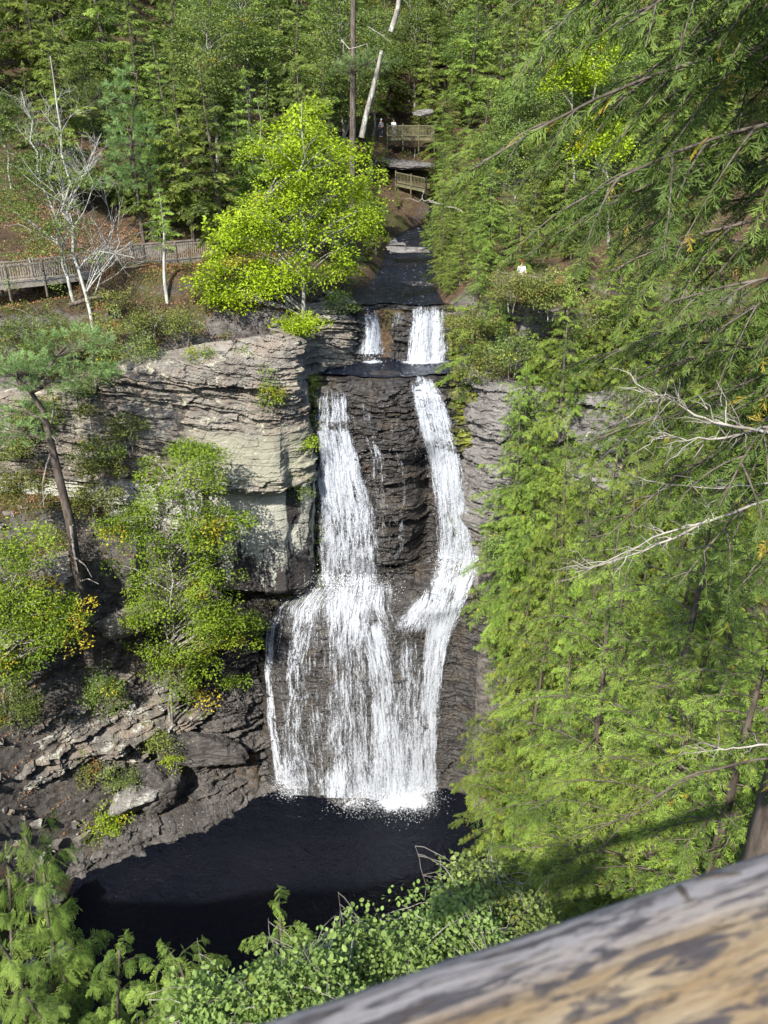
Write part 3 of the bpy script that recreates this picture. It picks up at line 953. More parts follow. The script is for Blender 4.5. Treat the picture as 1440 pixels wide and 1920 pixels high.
# splashes and drops
r = np.random.default_rng(5)
cl = []
for px, py, n, sx_, sy_, sz_, off in ((540, 1468, 2200, .55, .45, .28, .3), (665, 1490, 4200, .8, .6, .35, .5), (740, 1500, 5200, 1.0, .7, .4, .5), (780, 1500, 5200, .8, .7, .4, .5), (650, 1105, 9000, 1.5, .5, .8, .6),
                                      (860, 1058, 3000, .9, .5, .5, .6), (697, 662, 500, .4, .3, .2, .3), (797, 680, 900, .8, .4, .25, .4)):
    c0 = on_face(px, py, off)
    P = c0 + r.normal(size=(n, 3)) * (sx_, sy_, sz_)
    if py > 1400:
        P[:, 2] = np.abs(P[:, 2] * 1.0) + 0.02
        P[:, 1] -= np.abs(r.normal(size=n)) * .35
    cl.append((P, 0.010 + 0.022 * r.random(n) ** 2))
for rows, n in ((L, 1500), (R, 1500), (A, 2500)):
    c = np.array(rows)
    py = c[0, 1] + 40 + (c[-1, 1] - c[0, 1] - 40) * r.random(n)
    ct, wd, of = [np.interp(py, c[:, 1], c[:, k]) for k in (0, 2, 4)]
    P = on_face(ct + wd * r.normal(size=n) * .36, py, of + .35 * r.random(n))
    cl.append((P, 0.008 + 0.014 * r.random(n)))
V, F = scatter_tris(np.concatenate([a for a, b in cl]), np.concatenate([b for a, b in cl]), r)
tag(put('spray', mesh_np('spray', V, F), M['drops']), kind='stuff')

# foam on the pool at the foot of the falls
fx, fy = np.meshgrid(np.linspace(-9, 5, 150), np.linspace(39.5, 45, 80))
lines = [(W(540, 1478, 43.6)[0], 43.3, .9, .55), (W(660, 1495, 43)[0], 42.7, 1.0, .75), (W(735, 1505, 43)[0], 42.6, 1.0, .9), (W(775, 1505, 43)[0], 42.7, 1.0, .9)]
dn = sum(a * np.exp(-((fx - x0) / (w * 1.15)) ** 2 - ((fy - y0) / 0.95) ** 2) for x0, y0, w, a in lines)
put('foam', mesh_np('foam', np.stack([fx, fy, fx * 0 + 0.03], -1).reshape(-1, 3), grid_faces(80, 150), True,
                    dict(wu=fx.ravel() * .4, wv=fy.ravel() * 1.2, ws=fx.ravel() * 0 + 91, dens=np.clip(dn * 1.45, 0, 1.25).ravel())), M['falling'])["kind"] = 'structure'

fx, fy = np.meshgrid(np.linspace(-2.6, 4.6, 90), np.linspace(51.0, 53.0, 40))
dn = sum(a * np.exp(-((fx - W(px, 680, 52.2)[0]) / w) ** 2 - ((fy - 52.25) / hgt) ** 2) for px, w, a, hgt in ((697, .75, 1.3, .40), (800, 1.35, 1.45, .55), (770, .8, .7, .7)))
put('foam', mesh_np('foam', np.stack([fx, fy, 29.06 + (fy - 51.0) * .05], -1).reshape(-1, 3), grid_faces(40, 90), True,
                    dict(wu=fx.ravel() * .6, wv=fy.ravel() * 1.2, ws=fx.ravel() * 0 + 57, dens=np.clip(dn, 0, 1.25).ravel())), M['falling'])["kind"] = 'structure'
#TREES

# ------------------------------------------------------------------ plants
def unit(v):
    v = np.asarray(v, float)
    return v / (np.linalg.norm(v, axis=-1, keepdims=True) + 1e-9)


def ribbon_tpl(segs):
    """segs: (a, b, width, tint0, tint1, normal tilt) diamonds. V, F, tint."""
    V, F, T = [], [], []
    rr = np.random.default_rng(len(segs))
    for a, b, w, t0, t1 in segs:
        a, b = np.asarray(a, float), np.asarray(b, float)
        d = unit(b - a)
        s = unit(np.cross([0, 0, 1.0], d))
        ro = rr.normal() * .5
        s = (s * math.cos(ro) + np.cross(d, s) * math.sin(ro)) * w / 2
        m = a + (b - a) * 0.45
        n = len(V)
        V += [a, m - s - [0, 0, w * .12], b, m + s - [0, 0, w * .12]]
        T += [t0, (t0 + t1) / 2, t1, (t0 + t1) / 2]
        F.append([n, n + 1, n + 2, n + 3])
    return np.array(V), np.array(F), np.array(T)


def spray_tpl(seed, pairs, wid, fine=0):
    """A flat hemlock spray along +x, one unit long, drooping at the tip."""
    r = np.random.default_rng(seed)
    z = lambda x, y: -0.16 * x * x - 0.22 * abs(y) ** 1.5
    segs = []

    def add(a, b, w, t0, t1):
        segs.append(((a[0], a[1], z(*a)), (b[0], b[1], z(*b) + r.normal() * .012), w, t0, t1))
    add((0, 0), (1, 0), wid * 0.9, .2, .9)
    for i in range(pairs):
        s = 0.06 + 0.88 * (i + r.random() * .5) / pairs
        for sd in (-1, 1):
            if r.random() < .12:
                continue
            ln = (0.46 * (1 - s) ** .8 + .10) * (0.55 + .9 * r.random())
            an = math.radians(50 - 16 * s + r.normal() * 13) * sd
            a = np.array((s, 0.0))
            b = a + ln * np.array((math.cos(an), math.sin(an)))
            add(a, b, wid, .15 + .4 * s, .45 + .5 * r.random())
            if fine:
                for j in range(fine):
                    q = 0.18 + 0.72 * (j + r.random() * .6) / fine
                    a2 = a + (b - a) * q
                    for s2 in (-1, 1):
                        l2 = ln * (.42 * (1 - q) + .10)
                        an2 = an + s2 * math.radians(48)
                        add(a2, a2 + l2 * np.array((math.cos(an2), math.sin(an2))), wid * .75, .3, .5 + .5 * r.random())
    return ribbon_tpl(segs)


def needle_tpl(seed, pairs):
    """A near hemlock spray with its separate needles."""
    r = np.random.default_rng(seed)
    V, F, T = [], [], []
    z = lambda x, y: -0.18 * x * x - 0.25 * abs(y) ** 1.5

    def twig(a, b):
        a, b = np.asarray(a, float), np.asarray(b, float)
        L = np.linalg.norm(b - a)
        d = (b - a) / L
        p = np.array((-d[1], d[0]))
        k = max(4, int(L / 0.030))
        for i in range(k):
            q = (i + .5) / k
            c = a + (b - a) * q
            for sd in (-1, 1):
                ln = 0.048 * (1 - .45 * q) * (0.8 + .4 * r.random())
                e = c + ln * (p * sd * .92 + d * .42)
                w = 0.0085
                n = len(V)
                V.extend([(c[0] - d[0] * w, c[1] - d[1] * w, z(*c)), (c[0] + d[0] * w, c[1] + d[1] * w, z(*c)), (e[0] + d[0] * w * .8, e[1] + d[1] * w * .8, z(*e) + r.normal() * .008), (e[0] - d[0] * w * .3, e[1] - d[1] * w * .3, z(*e))])
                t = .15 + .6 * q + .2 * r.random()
                T.extend([t] * 4)
                F.append([n, n + 1, n + 2, n + 3])
    twig((0, 0), (1, 0))
    for i in range(pairs):
        s = 0.05 + 0.88 * (i + r.random() * .4) / pairs
        for sd in (-1, 1):
            ln = (0.50 * (1 - s) ** .8 + .10) * (0.75 + .5 * r.random())
            an = math.radians(50 - 14 * s + r.normal() * 6) * sd
            twig((s, 0), (s + ln * math.cos(an), ln * math.sin(an)))
    return np.array(V), np.array(F), np.array(T)


TPL_FAR = [spray_tpl(1, 7, .105), spray_tpl(2, 7, .105), spray_tpl(3, 8, .10)]
TPL_MID = [spray_tpl(4, 8, .075), spray_tpl(5, 9, .07), spray_tpl(6, 8, .075), spray_tpl(14, 7, .075)]
TPL_FINE = [spray_tpl(15, 9, .052), spray_tpl(16, 10, .05), spray_tpl(17, 9, .052), spray_tpl(18, 8, .055)]
TPL_NEAR = [needle_tpl(7, 8), needle_tpl(8, 9), needle_tpl(9, 8)]


def stamp(tpls, P, X, N, S, tint, r, odd=None):
    """Copies of a template at points P with axis X, up N, scale S. V, F, attrs."""
    Vs, Fs, Ts, Os, off = [], [], [], [], 0
    X = unit(X)
    Y = unit(np.cross(N, X))
    Z = np.cross(X, Y)
    which = r.integers(0, len(tpls), len(P))
    for k, (tv, tf, tt) in enumerate(tpls):
        m = np.where(which == k)[0]
        if not len(m):
            continue
        R = np.stack([X[m], Y[m], Z[m]], 1)
        V = np.einsum('vi,nij->nvj', tv, R) * S[m, None, None] + P[m, None, :]
        nv = len(tv)
        Vs.append(V.reshape(-1, 3))
        Fs.append((tf[None] + (np.arange(len(m)) * nv)[:, None, None]).reshape(-1, tf.shape[1]) + off)
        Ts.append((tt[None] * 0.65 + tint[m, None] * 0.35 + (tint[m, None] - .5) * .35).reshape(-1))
        Os.append(np.repeat((odd[m] if odd is not None else np.zeros(len(m))), nv))
        off += len(m) * nv
    return np.concatenate(Vs), np.concatenate(Fs), dict(tint=np.clip(np.concatenate(Ts), 0, 1), odd=np.concatenate(Os))


def bough(r, p0, az, L, el, droop, step=0.2, ssc=0.42, smin=0.28):
    """One hemlock bough: its axis line and the frames of its sprays."""
    k = 9
    s = np.linspace(0, 1, k)
    bend = r.normal() * 0.25
    a = az + bend * s
    d = np.stack([np.cos(a), np.sin(a)], 1) * L / (k - 1)
    xy = np.r_[[[0, 0]], np.cumsum(d[:-1], 0)]
    z = L * (math.tan(el) * s - droop * s ** 2)
    ax = np.c_[xy, z] + p0
    n = max(4, int(L / step))
    q = np.repeat(np.linspace(0.12, 1, n) ** 0.85, 2)
    q = np.clip(q + r.normal(size=len(q)) * .02, 0.05, 1)
    P = np.stack([np.interp(q, s, ax[:, i]) for i in range(3)], 1)
    side = np.tile([-1, 1], n)
    T = np.stack([np.interp(q, s, np.gradient(ax[:, i])) for i in range(3)], 1)
    T = unit(T)
    aa = np.arctan2(T[:, 1], T[:, 0]) + side * np.radians(62 - 40 * q + r.normal(size=2 * n) * 16)
    tilt = np.radians(4 - 30 * r.random(2 * n) - 14 * q)
    X = np.stack([np.cos(aa) * np.cos(tilt), np.sin(aa) * np.cos(tilt), np.sin(tilt)], 1)
    N = np.stack([r.normal(size=2 * n) * .55, r.normal(size=2 * n) * .55, np.ones(2 * n)], 1)
    S = np.clip(L * ssc * (1 - q) ** .7, 0, 1.1) * (0.7 + .5 * r.random(2 * n)) + smin
    R = 0.008 * L ** .9 + 0.004
    return (ax, np.linspace(R, R * .25, k)), P, X, N, S


def bough2(r, p0, az, L, el, droop, nsub, step, ssc, smin, hang=0.0):
    """A bough that carries side boughs, each with its own sprays."""
    out = [bough(r, p0, az, L, el, droop, step * 2, ssc * .6, smin)]
    ax = out[0][0][0]
    k = np.linspace(0, 1, len(ax))
    for i in range(nsub):
        q = .12 + .86 * (i + r.random()) / nsub
        p = np.array([np.interp(q, k, ax[:, j]) for j in range(3)])
        d = np.array([np.interp(q, k, np.gradient(ax[:, j])) for j in range(3)])
        sd = 1 if i % 2 else -1
        a2 = math.atan2(d[1], d[0]) + sd * math.radians(55 - 22 * q + r.normal() * 12)
        l2 = (L * .36 * (1 - q) ** .6 + .18) * (.55 + .7 * r.random())
        out.append(bough(r, p, a2, l2, math.radians(r.normal() * 8 - 4 - hang * 30), .30 + hang * .5 * r.random(), step, ssc, smin))
    return out


def hemlock(seed, h, width, tpls, clear=0.12, nb=7.0, step=0.2, ssc=0.42, smin=0.28, dead=0, lean=0.05, odd=0.0, thin=0.0, r0=None, shape=.72, sub=0):
    """Trunk with limbs (V,F) and crown (V,F,attrs) of a hemlock of height h standing on its foot."""
    r = np.random.default_rng(seed)
    r0 = r0 or 0.011 * h + 0.04
    k = 14
    t = np.linspace(0, 1, k)
    la = r.random() * 6.28
    tx = lean * h * t ** 1.5 * math.cos(la) + 0.08 * np.sin(t * 7 + seed)
    ty = lean * h * t ** 1.5 * math.sin(la) + 0.08 * np.cos(t * 6 + seed)
    tx, ty = tx - tx[0], ty - ty[0]
    trunk = np.c_[tx, ty, t * h]
    trunk[0, 2] = -1.2
    lines = [(trunk, r0 * (1 - t) ** .8 + 0.012)]
    Ps, Xs, Ns, Ss, Ts = [], [], [], [], []
    n = int(nb * h * (1 - clear))
    az = r.random() * 6.28
    for i in range(n):
        f = clear + (1 - clear) * ((i + r.random()) / n) ** 0.9
        az += 2.4 + r.normal() * .35
        if r.random() < thin:
            continue
        L = width * (1.02 - f) ** shape * (0.45 + .75 * r.random()) * min(1, 0.55 + (f - clear) * 3)
        if L < 0.25:
            L = 0.25
        p0 = np.array([np.interp(f, t, tx), np.interp(f, t, ty), f * h])
        el = math.radians(28 * f + 2 + r.normal() * 7)
        dr = 0.28 + .2 * r.random()
        bt = r.normal() * .34
        for ln, P, X, N, S in (bough2(r, p0, az, L, el, dr, max(3, int(L * sub)), step, ssc, smin) if sub else [bough(r, p0, az, L, el, dr, step, ssc, smin)]):
            lines.append((ln[0], ln[1] * min(1, .18 + h / 12)))
            Ps.append(P)
            Xs.append(X)
            Ns.append(N)
            Ss.append(S * (1.1 - .45 * f))
            Ts.append(np.clip(np.full(len(P), .5 + bt + r.normal() * .15), 0, 1))
    # the leader
    ld = min(.7, .05 * h + .04)
    Ps.append(np.array([[tx[-1], ty[-1], h - ld * .6]] * 3))
    Xs.append(np.array([[.12, .05, 1], [.3, -.2, .9], [-.3, .1, .9]]))
    Ns.append(np.array([[1., 0, 0]] * 3))
    Ss.append(np.array([1., .7, .7]) * ld)
    Ts.append(np.array([.7] * 3))
    P, X, N, S, T = [np.concatenate(a) for a in (Ps, Xs, Ns, Ss, Ts)]
    O = (r.random(len(P)) < odd).astype(float)
    return tubes(lines, 5), stamp(tpls, P, X, N, S, T, r, O)


def leaf_tpl(seed, n, spread, thick, size, tilt=0.6, long=1.25, round=False):
    """A layered clump of n leaves; each leaf is two triangles folded on its midrib."""
    r = np.random.default_rng(seed)
    rr = spread * np.sqrt(r.random(n))
    a = r.random(n) * 6.283
    C = np.c_[rr * np.cos(a), rr * np.sin(a), r.normal(size=n) * thick - .25 * rr ** 2 / spread]
    N = unit(np.c_[r.normal(size=n) * tilt, r.normal(size=n) * tilt, np.ones(n)])
    D = unit(np.c_[np.cos(a) + r.normal(size=n) * .8, np.sin(a) + r.normal(size=n) * .8, -.35 + r.normal(size=n) * .3])
    D = unit(D - N * (D * N).sum(1, keepdims=True))
    B = np.cross(N, D)
    s = (size * (.65 + .7 * r.random(n)))[:, None]
    if round:
        v = [C - D * s * .5, C - D * s * .2 - B * s * .36 + N * s * .10, C + D * s * .22 - B * s * .36 + N * s * .08, C + D * s * .55, C + D * s * .22 + B * s * .36 + N * s * .08, C - D * s * .2 + B * s * .36 + N * s * .10]
        i = np.arange(n)[:, None] * 6
        T = np.repeat(np.clip(.5 + r.normal(size=n) * .25, 0, 1), 6)
        return np.stack(v, 1).reshape(-1, 3), np.concatenate([i + [0, 1, 2, 3], i + [0, 3, 4, 5]]), T
    v = [C - D * s * .5 * long, C - B * s * .36 + N * s * .10, C + B * s * .36 + N * s * .10, C + D * s * .5 * long - N * s * .08]
    V = np.stack(v, 1).reshape(-1, 3)
    i = np.arange(n)[:, None] * 4
    F = np.concatenate([i + [0, 1, 3], i + [0, 3, 2]])
    T = np.repeat(np.clip(.5 + r.normal(size=n) * .25, 0, 1), 4)
    return V, F, T


def limb(r, a, b, sag=0.12, k=7, wob=0.05):
    a, b = np.asarray(a, float), np.asarray(b, float)
    t = np.linspace(0, 1, k)[:, None]
    L = np.linalg.norm(b - a)
    up = np.array([0, 0, 1.0])
    P = a + (b - a) * t + up * (sag * L * np.sin(t * np.pi)) + r.normal(size=(k, 3)) * wob * L * np.sin(t * np.pi) * .4
    return P


def broadleaf(seed, h, blobs, clumps, tpls, stems=1, r0=0.16, flat=0.5, odd=0.02, csize=(0.8, 1.2), base_spread=0.3, sag=0.1):
    """blobs: (x, y, z, rx, ry, rz, weight) ellipsoids of foliage relative to the foot."""
    r = np.random.default_rng(seed)
    bl = np.array(blobs, float)
    w = bl[:, 6] / bl[:, 6].sum()
    ctr = (bl[:, :3] * w[:, None]).sum(0)
    lines, tops = [], []
    for i in range(stems):
        a = i * 2.4 + seed
        foot = np.array([math.cos(a), math.sin(a), 0]) * base_spread * (stems > 1) + [0, 0, -.8]
        tip = ctr * [1, 1, 0] + np.array([math.cos(a), math.sin(a), 0]) * base_spread * 3 * (stems > 1) + [0, 0, h * .93]
        P = limb(r, foot, tip, 0.0, 14, .04)
        tops.append(P)
        lines.append((P, r0 * np.linspace(1, .12, 14) ** .9))
    Ps, Ts = [], []
    for _ in range(clumps):
        j = r.choice(len(bl), p=w)
        d = unit(r.normal(size=3))
        c = bl[j, :3] + d * bl[j, 3:6] * (r.random() ** .45)
        Ps.append(c)
        Ts.append(np.clip(.5 + r.normal() * .25, 0, 1))
        tr = tops[r.integers(len(tops))]
        zt = np.clip(c[2] - 0.55 * np.hypot(*(c[:2] - tr[0, :2])), tr[0, 2] + 1.0, tr[-1, 2])
        st = np.array([np.interp(zt, tr[:, 2], tr[:, i]) for i in range(3)])
        Ld = np.linalg.norm(c - st)
        if r.random() < 0.75:
            lines.append((limb(r, st, c, sag, 6), np.linspace(.010 + .007 * Ld, .006, 6) * min(1, h / 5 + .08)))
    P = np.array(Ps)
    n = len(P)
    out = P - (ctr * [1, 1, .8])
    X = unit(np.c_[out[:, :2] + r.normal(size=(n, 2)) * .8, r.normal(size=n) * .25 - .15])
    N = np.c_[r.normal(size=(n, 2)) * .28, np.ones(n)]
    S = csize[0] + (csize[1] - csize[0]) * r.random(n)
    O = (r.random(n) < odd).astype(float)
    return tubes(lines, 5), stamp(tpls, P, X, N, S, np.array(Ts), r, O)


def bare_tree(seed, stems, depth=5, fine=1.0):
    """stems: (foot, tip, r0); fine pale branching. V, F."""
    r = np.random.default_rng(seed)
    lines = []

    def grow(p, d, L, rad, dep):
        k = 5
        P = [p]
        for i in range(k):
            d = unit(d + r.normal(size=3) * .13 + [0, 0, .05])
            P.append(P[-1] + d * L / k)
        P = np.array(P)
        lines.append((P, np.linspace(rad, rad * .55, k + 1)))
        if dep == 0:
            return
        for i in range(r.integers(2, 5)):
            q = r.integers(1, k + 1)
            ax = unit(np.cross(d, r.normal(size=3)))
            nd = unit(d * (0.75 + .3 * r.random()) + ax * (.5 + .5 * r.random()))
            grow(P[q], nd, L * (.5 + .3 * r.random()), max(rad * .45, .005), dep - 1)
    for foot, tip, r0 in stems:
        P = limb(r, foot, tip, 0.0, 16, .035)
        lines.append((P, r0 * np.linspace(1, .18, 16)))
        L = np.linalg.norm(np.subtract(tip, foot))
        for i in range(int(13 * fine)):
            q = .28 + .70 * r.random()
            j = int(q * 15)
            a = r.random() * 6.28
            d = unit([math.cos(a), math.sin(a), .75 + .5 * r.random()])
            grow(P[j], d, L * (.24 * (1.15 - q)) + .35, max(r0 * .38 * (1.1 - q), .008), depth - 3)
    return tubes(lines, 5)


def tuft_tpl(seed, n=46):
    """A brush of long pine needles."""
    r = np.random.default_rng(seed)
    d = unit(np.c_[.5 + r.random(n), r.normal(size=n) * .8, r.normal(size=n) * .55 + .25])
    a = np.c_[r.random(n) * .6, np.zeros((n, 2))]
    segs = [(a[i], a[i] + d[i] * (.32 + .25 * r.random()), .035, .25, .75) for i in range(n)]
    return ribbon_tpl(segs)


TUFT = [tuft_tpl(1), tuft_tpl(2)]


def pine(seed, trunk, r0, plates, dead=(), rtop=0.35, size=0.6):
    """trunk: polyline; plates: (centre, radius, tufts) flat shelves of needles. Trunk (V,F), crown, dead wood (V,F)."""
    r = np.random.default_rng(seed)
    trunk = np.asarray(trunk, float)
    z = trunk[:, 2]
    lines = [(trunk, np.linspace(r0, r0 * rtop, len(trunk)))]
    Ps, Xs = [], []
    for c, rad, n in plates:
        c = np.asarray(c, float)
        zt = np.clip(c[2] - .25 * rad, z[0], z[-1])
        st = np.array([np.interp(zt, z, trunk[:, i]) for i in range(3)])
        main = limb(r, st, c, .05, 7)
        lines.append((main, np.linspace(r0 * .4, .02, 7)))
        for i in range(int(n * 1.5)):
            rr, a = rad * math.sqrt(r.random()), r.random() * 6.28
            p = c + [rr * math.cos(a), rr * math.sin(a), r.normal() * .14 * rad + .12 * rad * (1 - (rr / rad) ** 2)]
            Ps.append(p)
            Xs.append([math.cos(a) + r.normal() * .5, math.sin(a) + r.normal() * .5, .25 + r.normal() * .3])
            if i % 3 == 0:
                lines.append((limb(r, main[4], p, .05, 4), np.linspace(.022, .007, 4)))
    P, X = np.array(Ps), np.array(Xs)
    n = len(P)
    cr = stamp(TUFT, P, X, np.c_[r.normal(size=(n, 2)) * .2, np.ones(n)], size * (.7 + .6 * r.random(n)), np.clip(.55 + r.normal(size=n) * .3, 0, 1), r)
    dl = [(np.asarray(p, float), np.linspace(ra, ra * .25, len(p))) for p, ra in dead]
    return tubes(lines, 7), cr, (tubes(dl, 5) if dl else None)


def stand(name, label, cat, loc, tr, cr, mt, mc, rz=0.0, s=1.0, group=None, tn='trunk', cn='crown'):
    t = thing(name, label, cat, loc, rz, s, group)
    put(tn, tr if isinstance(tr, bpy.types.Mesh) else mesh_np(name + '_' + tn, tr[0], tr[1], True), mt, t)
    put(cn, cr if isinstance(cr, bpy.types.Mesh) else mesh_np(name + '_' + cn, cr[0], cr[1], False, cr[2]), mc, t)
    return t


def duplicate(root, label, loc, rz, s, group=None):
    o = root.copy()
    COL.objects.link(o)
    o.location, o.rotation_euler, o.scale = loc, (0, 0, rz), (s, s, s)
    o["label"] = label
    if group:
        o["group"] = group
    elif "group" in o:
        del o["group"]
    for ch in root.children:
        c = ch.copy()
        COL.objects.link(c)
        c.parent = o
    return o


class Kind:
    """The first call stands the mesh up; later calls copy it and its parts."""

    def __init__(self, name, cat, tr, cr, mt, mc, h, tn='trunk', cn='crown'):
        self.a = (name, cat, tr, cr, mt, mc)
        self.h, self.root, self.n = h, None, (tn, cn)

    def at(self, x, y, h, rz, label, group=None, z=None, w=1.0):
        name, cat, tr, cr, mt, mc = self.a
        loc = (x, y, H1(x, y) if z is None else z)
        s = h / self.h
        if self.root is None:
            o = self.root = stand(name, label, cat, loc, tr, cr, mt, mc, rz, s, group, *self.n)
        else:
            o = duplicate(self.root, label, loc, rz, s, group)
        o.scale = (s * w, s * w, s)
        return o


r = np.random.default_rng(11)
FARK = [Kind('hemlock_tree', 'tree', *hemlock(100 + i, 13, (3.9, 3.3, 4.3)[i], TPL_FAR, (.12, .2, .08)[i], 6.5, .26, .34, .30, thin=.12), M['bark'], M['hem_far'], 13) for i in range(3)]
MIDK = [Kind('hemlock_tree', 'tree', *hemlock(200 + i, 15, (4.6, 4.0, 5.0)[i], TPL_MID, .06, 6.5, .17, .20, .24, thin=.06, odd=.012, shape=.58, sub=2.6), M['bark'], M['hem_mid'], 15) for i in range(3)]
LEAF_M = [leaf_tpl(10 + i, 70, .95, .14, .15, .55) for i in range(3)]
OAKK = [Kind('broadleaf_tree', 'tree', *broadleaf(300 + i, 11, [(0, 0, 8, 2.6, 2.6, 3, 3), (1.2, .6, 5.5, 2.2, 2.2, 2, 2), (-1.4, -.4, 6.2, 2, 2, 2, 2)], 130, LEAF_M), M['bark_grey'], M['oak'], 11) for i in range(2)]


def top_at(px, py, Y):
    """x of the photo column on plane y=Y and the tree height that reaches photo row py there."""
    p = W(px, py, Y)
    return p[0], Y, p[2] - H1(p[0], Y)


def hem(kinds, px, py, Y, hmax, label, group=None, hmin=4.0):
    x, y, h = top_at(px, py, Y)
    h = min(max(h, hmin), hmax)
    return kinds[int(r.integers(len(kinds)))].at(x, y, h, r.random() * 6.28, label, group, w=min(1.0, 14.0 / h))


# --- the wooded hills
def wood(x0, x1, y0, y1, step, hmin, hmax, kinds, label, group, keep=lambda x, y: True):
    for yy in np.arange(y0, y1, step):
        for xx in np.arange(x0, x1, step):
            x, y = xx + r.uniform(-.45, .45) * step, yy + r.uniform(-.45, .45) * step
            if abs(x) > 0.53 * y + 4 or not keep(x, y):
                continue
            K = kinds[int(r.integers(len(kinds)))]
            K.at(x, y, hmin + (hmax - hmin) * r.random(), r.random() * 6.28, label, group)


wood(-40, -8, 62, 76, 4.3, 7, 13, FARK * 3 + OAKK, 'green hemlock or leafy tree in the front of the wood on the left hill', 'trees in the front of the wood on the left hill', lambda x, y: x < -8 and not (x > -17 and y < 60))
wood(-60, -4, 76, 125, 6.0, 12, 18, FARK * 3 + OAKK, 'dark tree deep in the wood that covers the top of the left hill', 'trees deep in the wood on the left hill')
wood(9, 45, 58, 76, 4.6, 8, 13, MIDK + FARK + OAKK, 'pale green tree in the front of the wood on the right hill', 'trees in the front of the wood on the right hill', lambda x, y: x > 7.5)
wood(7, 64, 78, 125, 6.2, 12, 18, FARK * 3 + OAKK, 'tree deep in the wood that covers the top of the right hill', 'trees deep in the wood on the right hill', lambda x, y: x > 9 or y > 104)
wood(-5, 9, 104, 130, 4.5, 9, 14, OAKK + FARK, 'tree at the head of the ravine beyond the far wooden deck', 'trees at the head of the ravine')

# hemlocks that stand out on the left
hem(FARK, 385, 90, 60.5, 15, 'tall hemlock with a pale bare trunk above the right end of the left boardwalk')
hem(FARK, 70, 20, 62, 16, 'tall thin hemlock rising behind the bare twin trunked tree')
hem(FARK, 205, 180, 64, 13, 'dark hemlock left of the light green young pine')
hem(FARK, 470, 130, 63, 15, 'hemlock behind the left shoulder of the yellow green tree')
hem(FARK, 555, 110, 62, 15, 'slim hemlock with a grey trunk right behind the yellow green tree')
hem(FARK, 625, 190, 66, 12, 'hemlock between the yellow green tree and the big dark pine trunks')
hem(FARK, 640, 330, 57, 7, 'low dark hemlock on the left bank of the creek under the yellow green tree')
hem(FARK, 705, 360, 70, 4, 'low hemlock on the left bank by the gravel bar of the creek', hmin=2.5)
hem(FARK, 690, 300, 78, 6, 'dark hemlock on the left bank below the far wooden deck')
# young hemlock with a pale clean stem by the boardwalk
b = W(312, 548, 50.5)
stand('hemlock_tree', 'young hemlock with a clean pale stem in front of the left boardwalk', 'tree', (b[0], b[1], min(b[2], H1(b[0], b[1]) + .2)), *hemlock(41, 6.4, 2.3, TPL_FAR, .45, 8, .22, .36, .28, r0=.12), M['bark_pale'], M['hem_mid'])

# --- right side of the gorge
g = 'hemlocks along the right bank above the falls'
for px, py, Y, hm in ((885, 240, 74, 9), (915, 150, 66, 13), (1010, 210, 60, 13), (850, 330, 68, 7), (1080, 120, 66, 14), (845, 425, 60, 6), (890, 400, 57, 8), (960, 330, 58, 11), (1130, 160, 62, 14)):
    hem(MIDK, px, py, Y, hm, 'pale green hemlock on the right bank of the creek above the falls', g)
for px, py, Y, hm, lab in (
        (940, 480, 50.5, 14, 'broad pale hemlock on the cliff top right beside the upper cascade'),
        (1085, 330, 53, 15, 'hemlock rising behind the right boardwalk near the person in the red cap'),
        (1190, 400, 46, 20, 'tall hemlock on the right slope with drooping grey green sprays'),
        (1045, 610, 42.5, 17, 'hemlock in front of the grey rock wall right of the falls'),
        (1120, 560, 38, 24, 'tall hemlock rising out of the right side of the gorge'),
        (1330, 380, 40, 18, 'hemlock on the upper right slope behind the drooping near boughs'),
        (1260, 640, 34, 20, 'hemlock with broad boughs midway up the right slope'),
        (1430, 560, 36, 18, 'hemlock at the right edge behind the bare dead branches'),
        (1120, 830, 30, 24, 'light green hemlock in the middle of the right slope'),
        (1360, 800, 26, 18, 'hemlock behind the long grey branch at the right edge'),
        (1240, 900, 24, 20, 'light hemlock below the long grey branch on the right slope'),
        (1060, 960, 34.5, 24, 'hemlock standing at the right foot of the falls above the pool')):
    hem(MIDK, px, py, Y, hm, lab)

g = 'hemlocks massed on the right slope of the gorge'
for px, py, Y in ((1000, 740, 43.6), (1012, 690, 44.6), (1062, 700, 43.9), (1085, 560, 44), (1165, 540, 45), (1250, 500, 44), (1335, 520, 42), (1420, 480, 41), (1015, 830, 38), (1075, 730, 37.5), (1160, 700, 35.5), (1245, 740, 33), (1330, 690, 33), (1420, 720, 31),
                  (1030, 900, 31), (1120, 930, 26), (1205, 830, 25), (1300, 880, 22), (1400, 900, 21), (1180, 640, 39), (1290, 600, 38), (1070, 820, 34), (1440, 620, 37)):
    hem(MIDK, px, py, Y, 24, 'light green hemlock merging with its neighbours on the right slope of the gorge', g)
g = 'low hemlocks in front of the right boardwalk'
for px, py, Y, hm in ((908, 385, 49.6, 9), (1038, 395, 47.5, 9), (1090, 400, 46.5, 10), (1150, 380, 46.5, 10), (900, 560, 48.6, 5), (955, 590, 47.6, 4.5), (1010, 570, 47.4, 5), (1060, 560, 46.8, 6), (1220, 450, 47, 10)):
    hem(MIDK, px, py, Y, hm, 'low hemlock on the cliff top in front of the right boardwalk', g, hmin=2.5)
g = 'hemlocks leaning over the right edge of the creek'
for px, py, Y, hm in ((838, 345, 60, 8), (828, 410, 58.5, 6), (850, 460, 56, 6), (832, 300, 70, 8), (868, 400, 54.5, 8), (836, 170, 94, 9), (852, 150, 98, 10), (842, 225, 88, 8), (836, 485, 56.5, 4), (880, 330, 63, 10), (852, 250, 78, 9), (905, 440, 53, 8), (842, 515, 54.6, 3.5)):
    hem(MIDK, px, py, Y, hm, 'pale hemlock leaning over the right edge of the creek', g, hmin=2.5)
g = 'hemlocks just behind the right boardwalk'
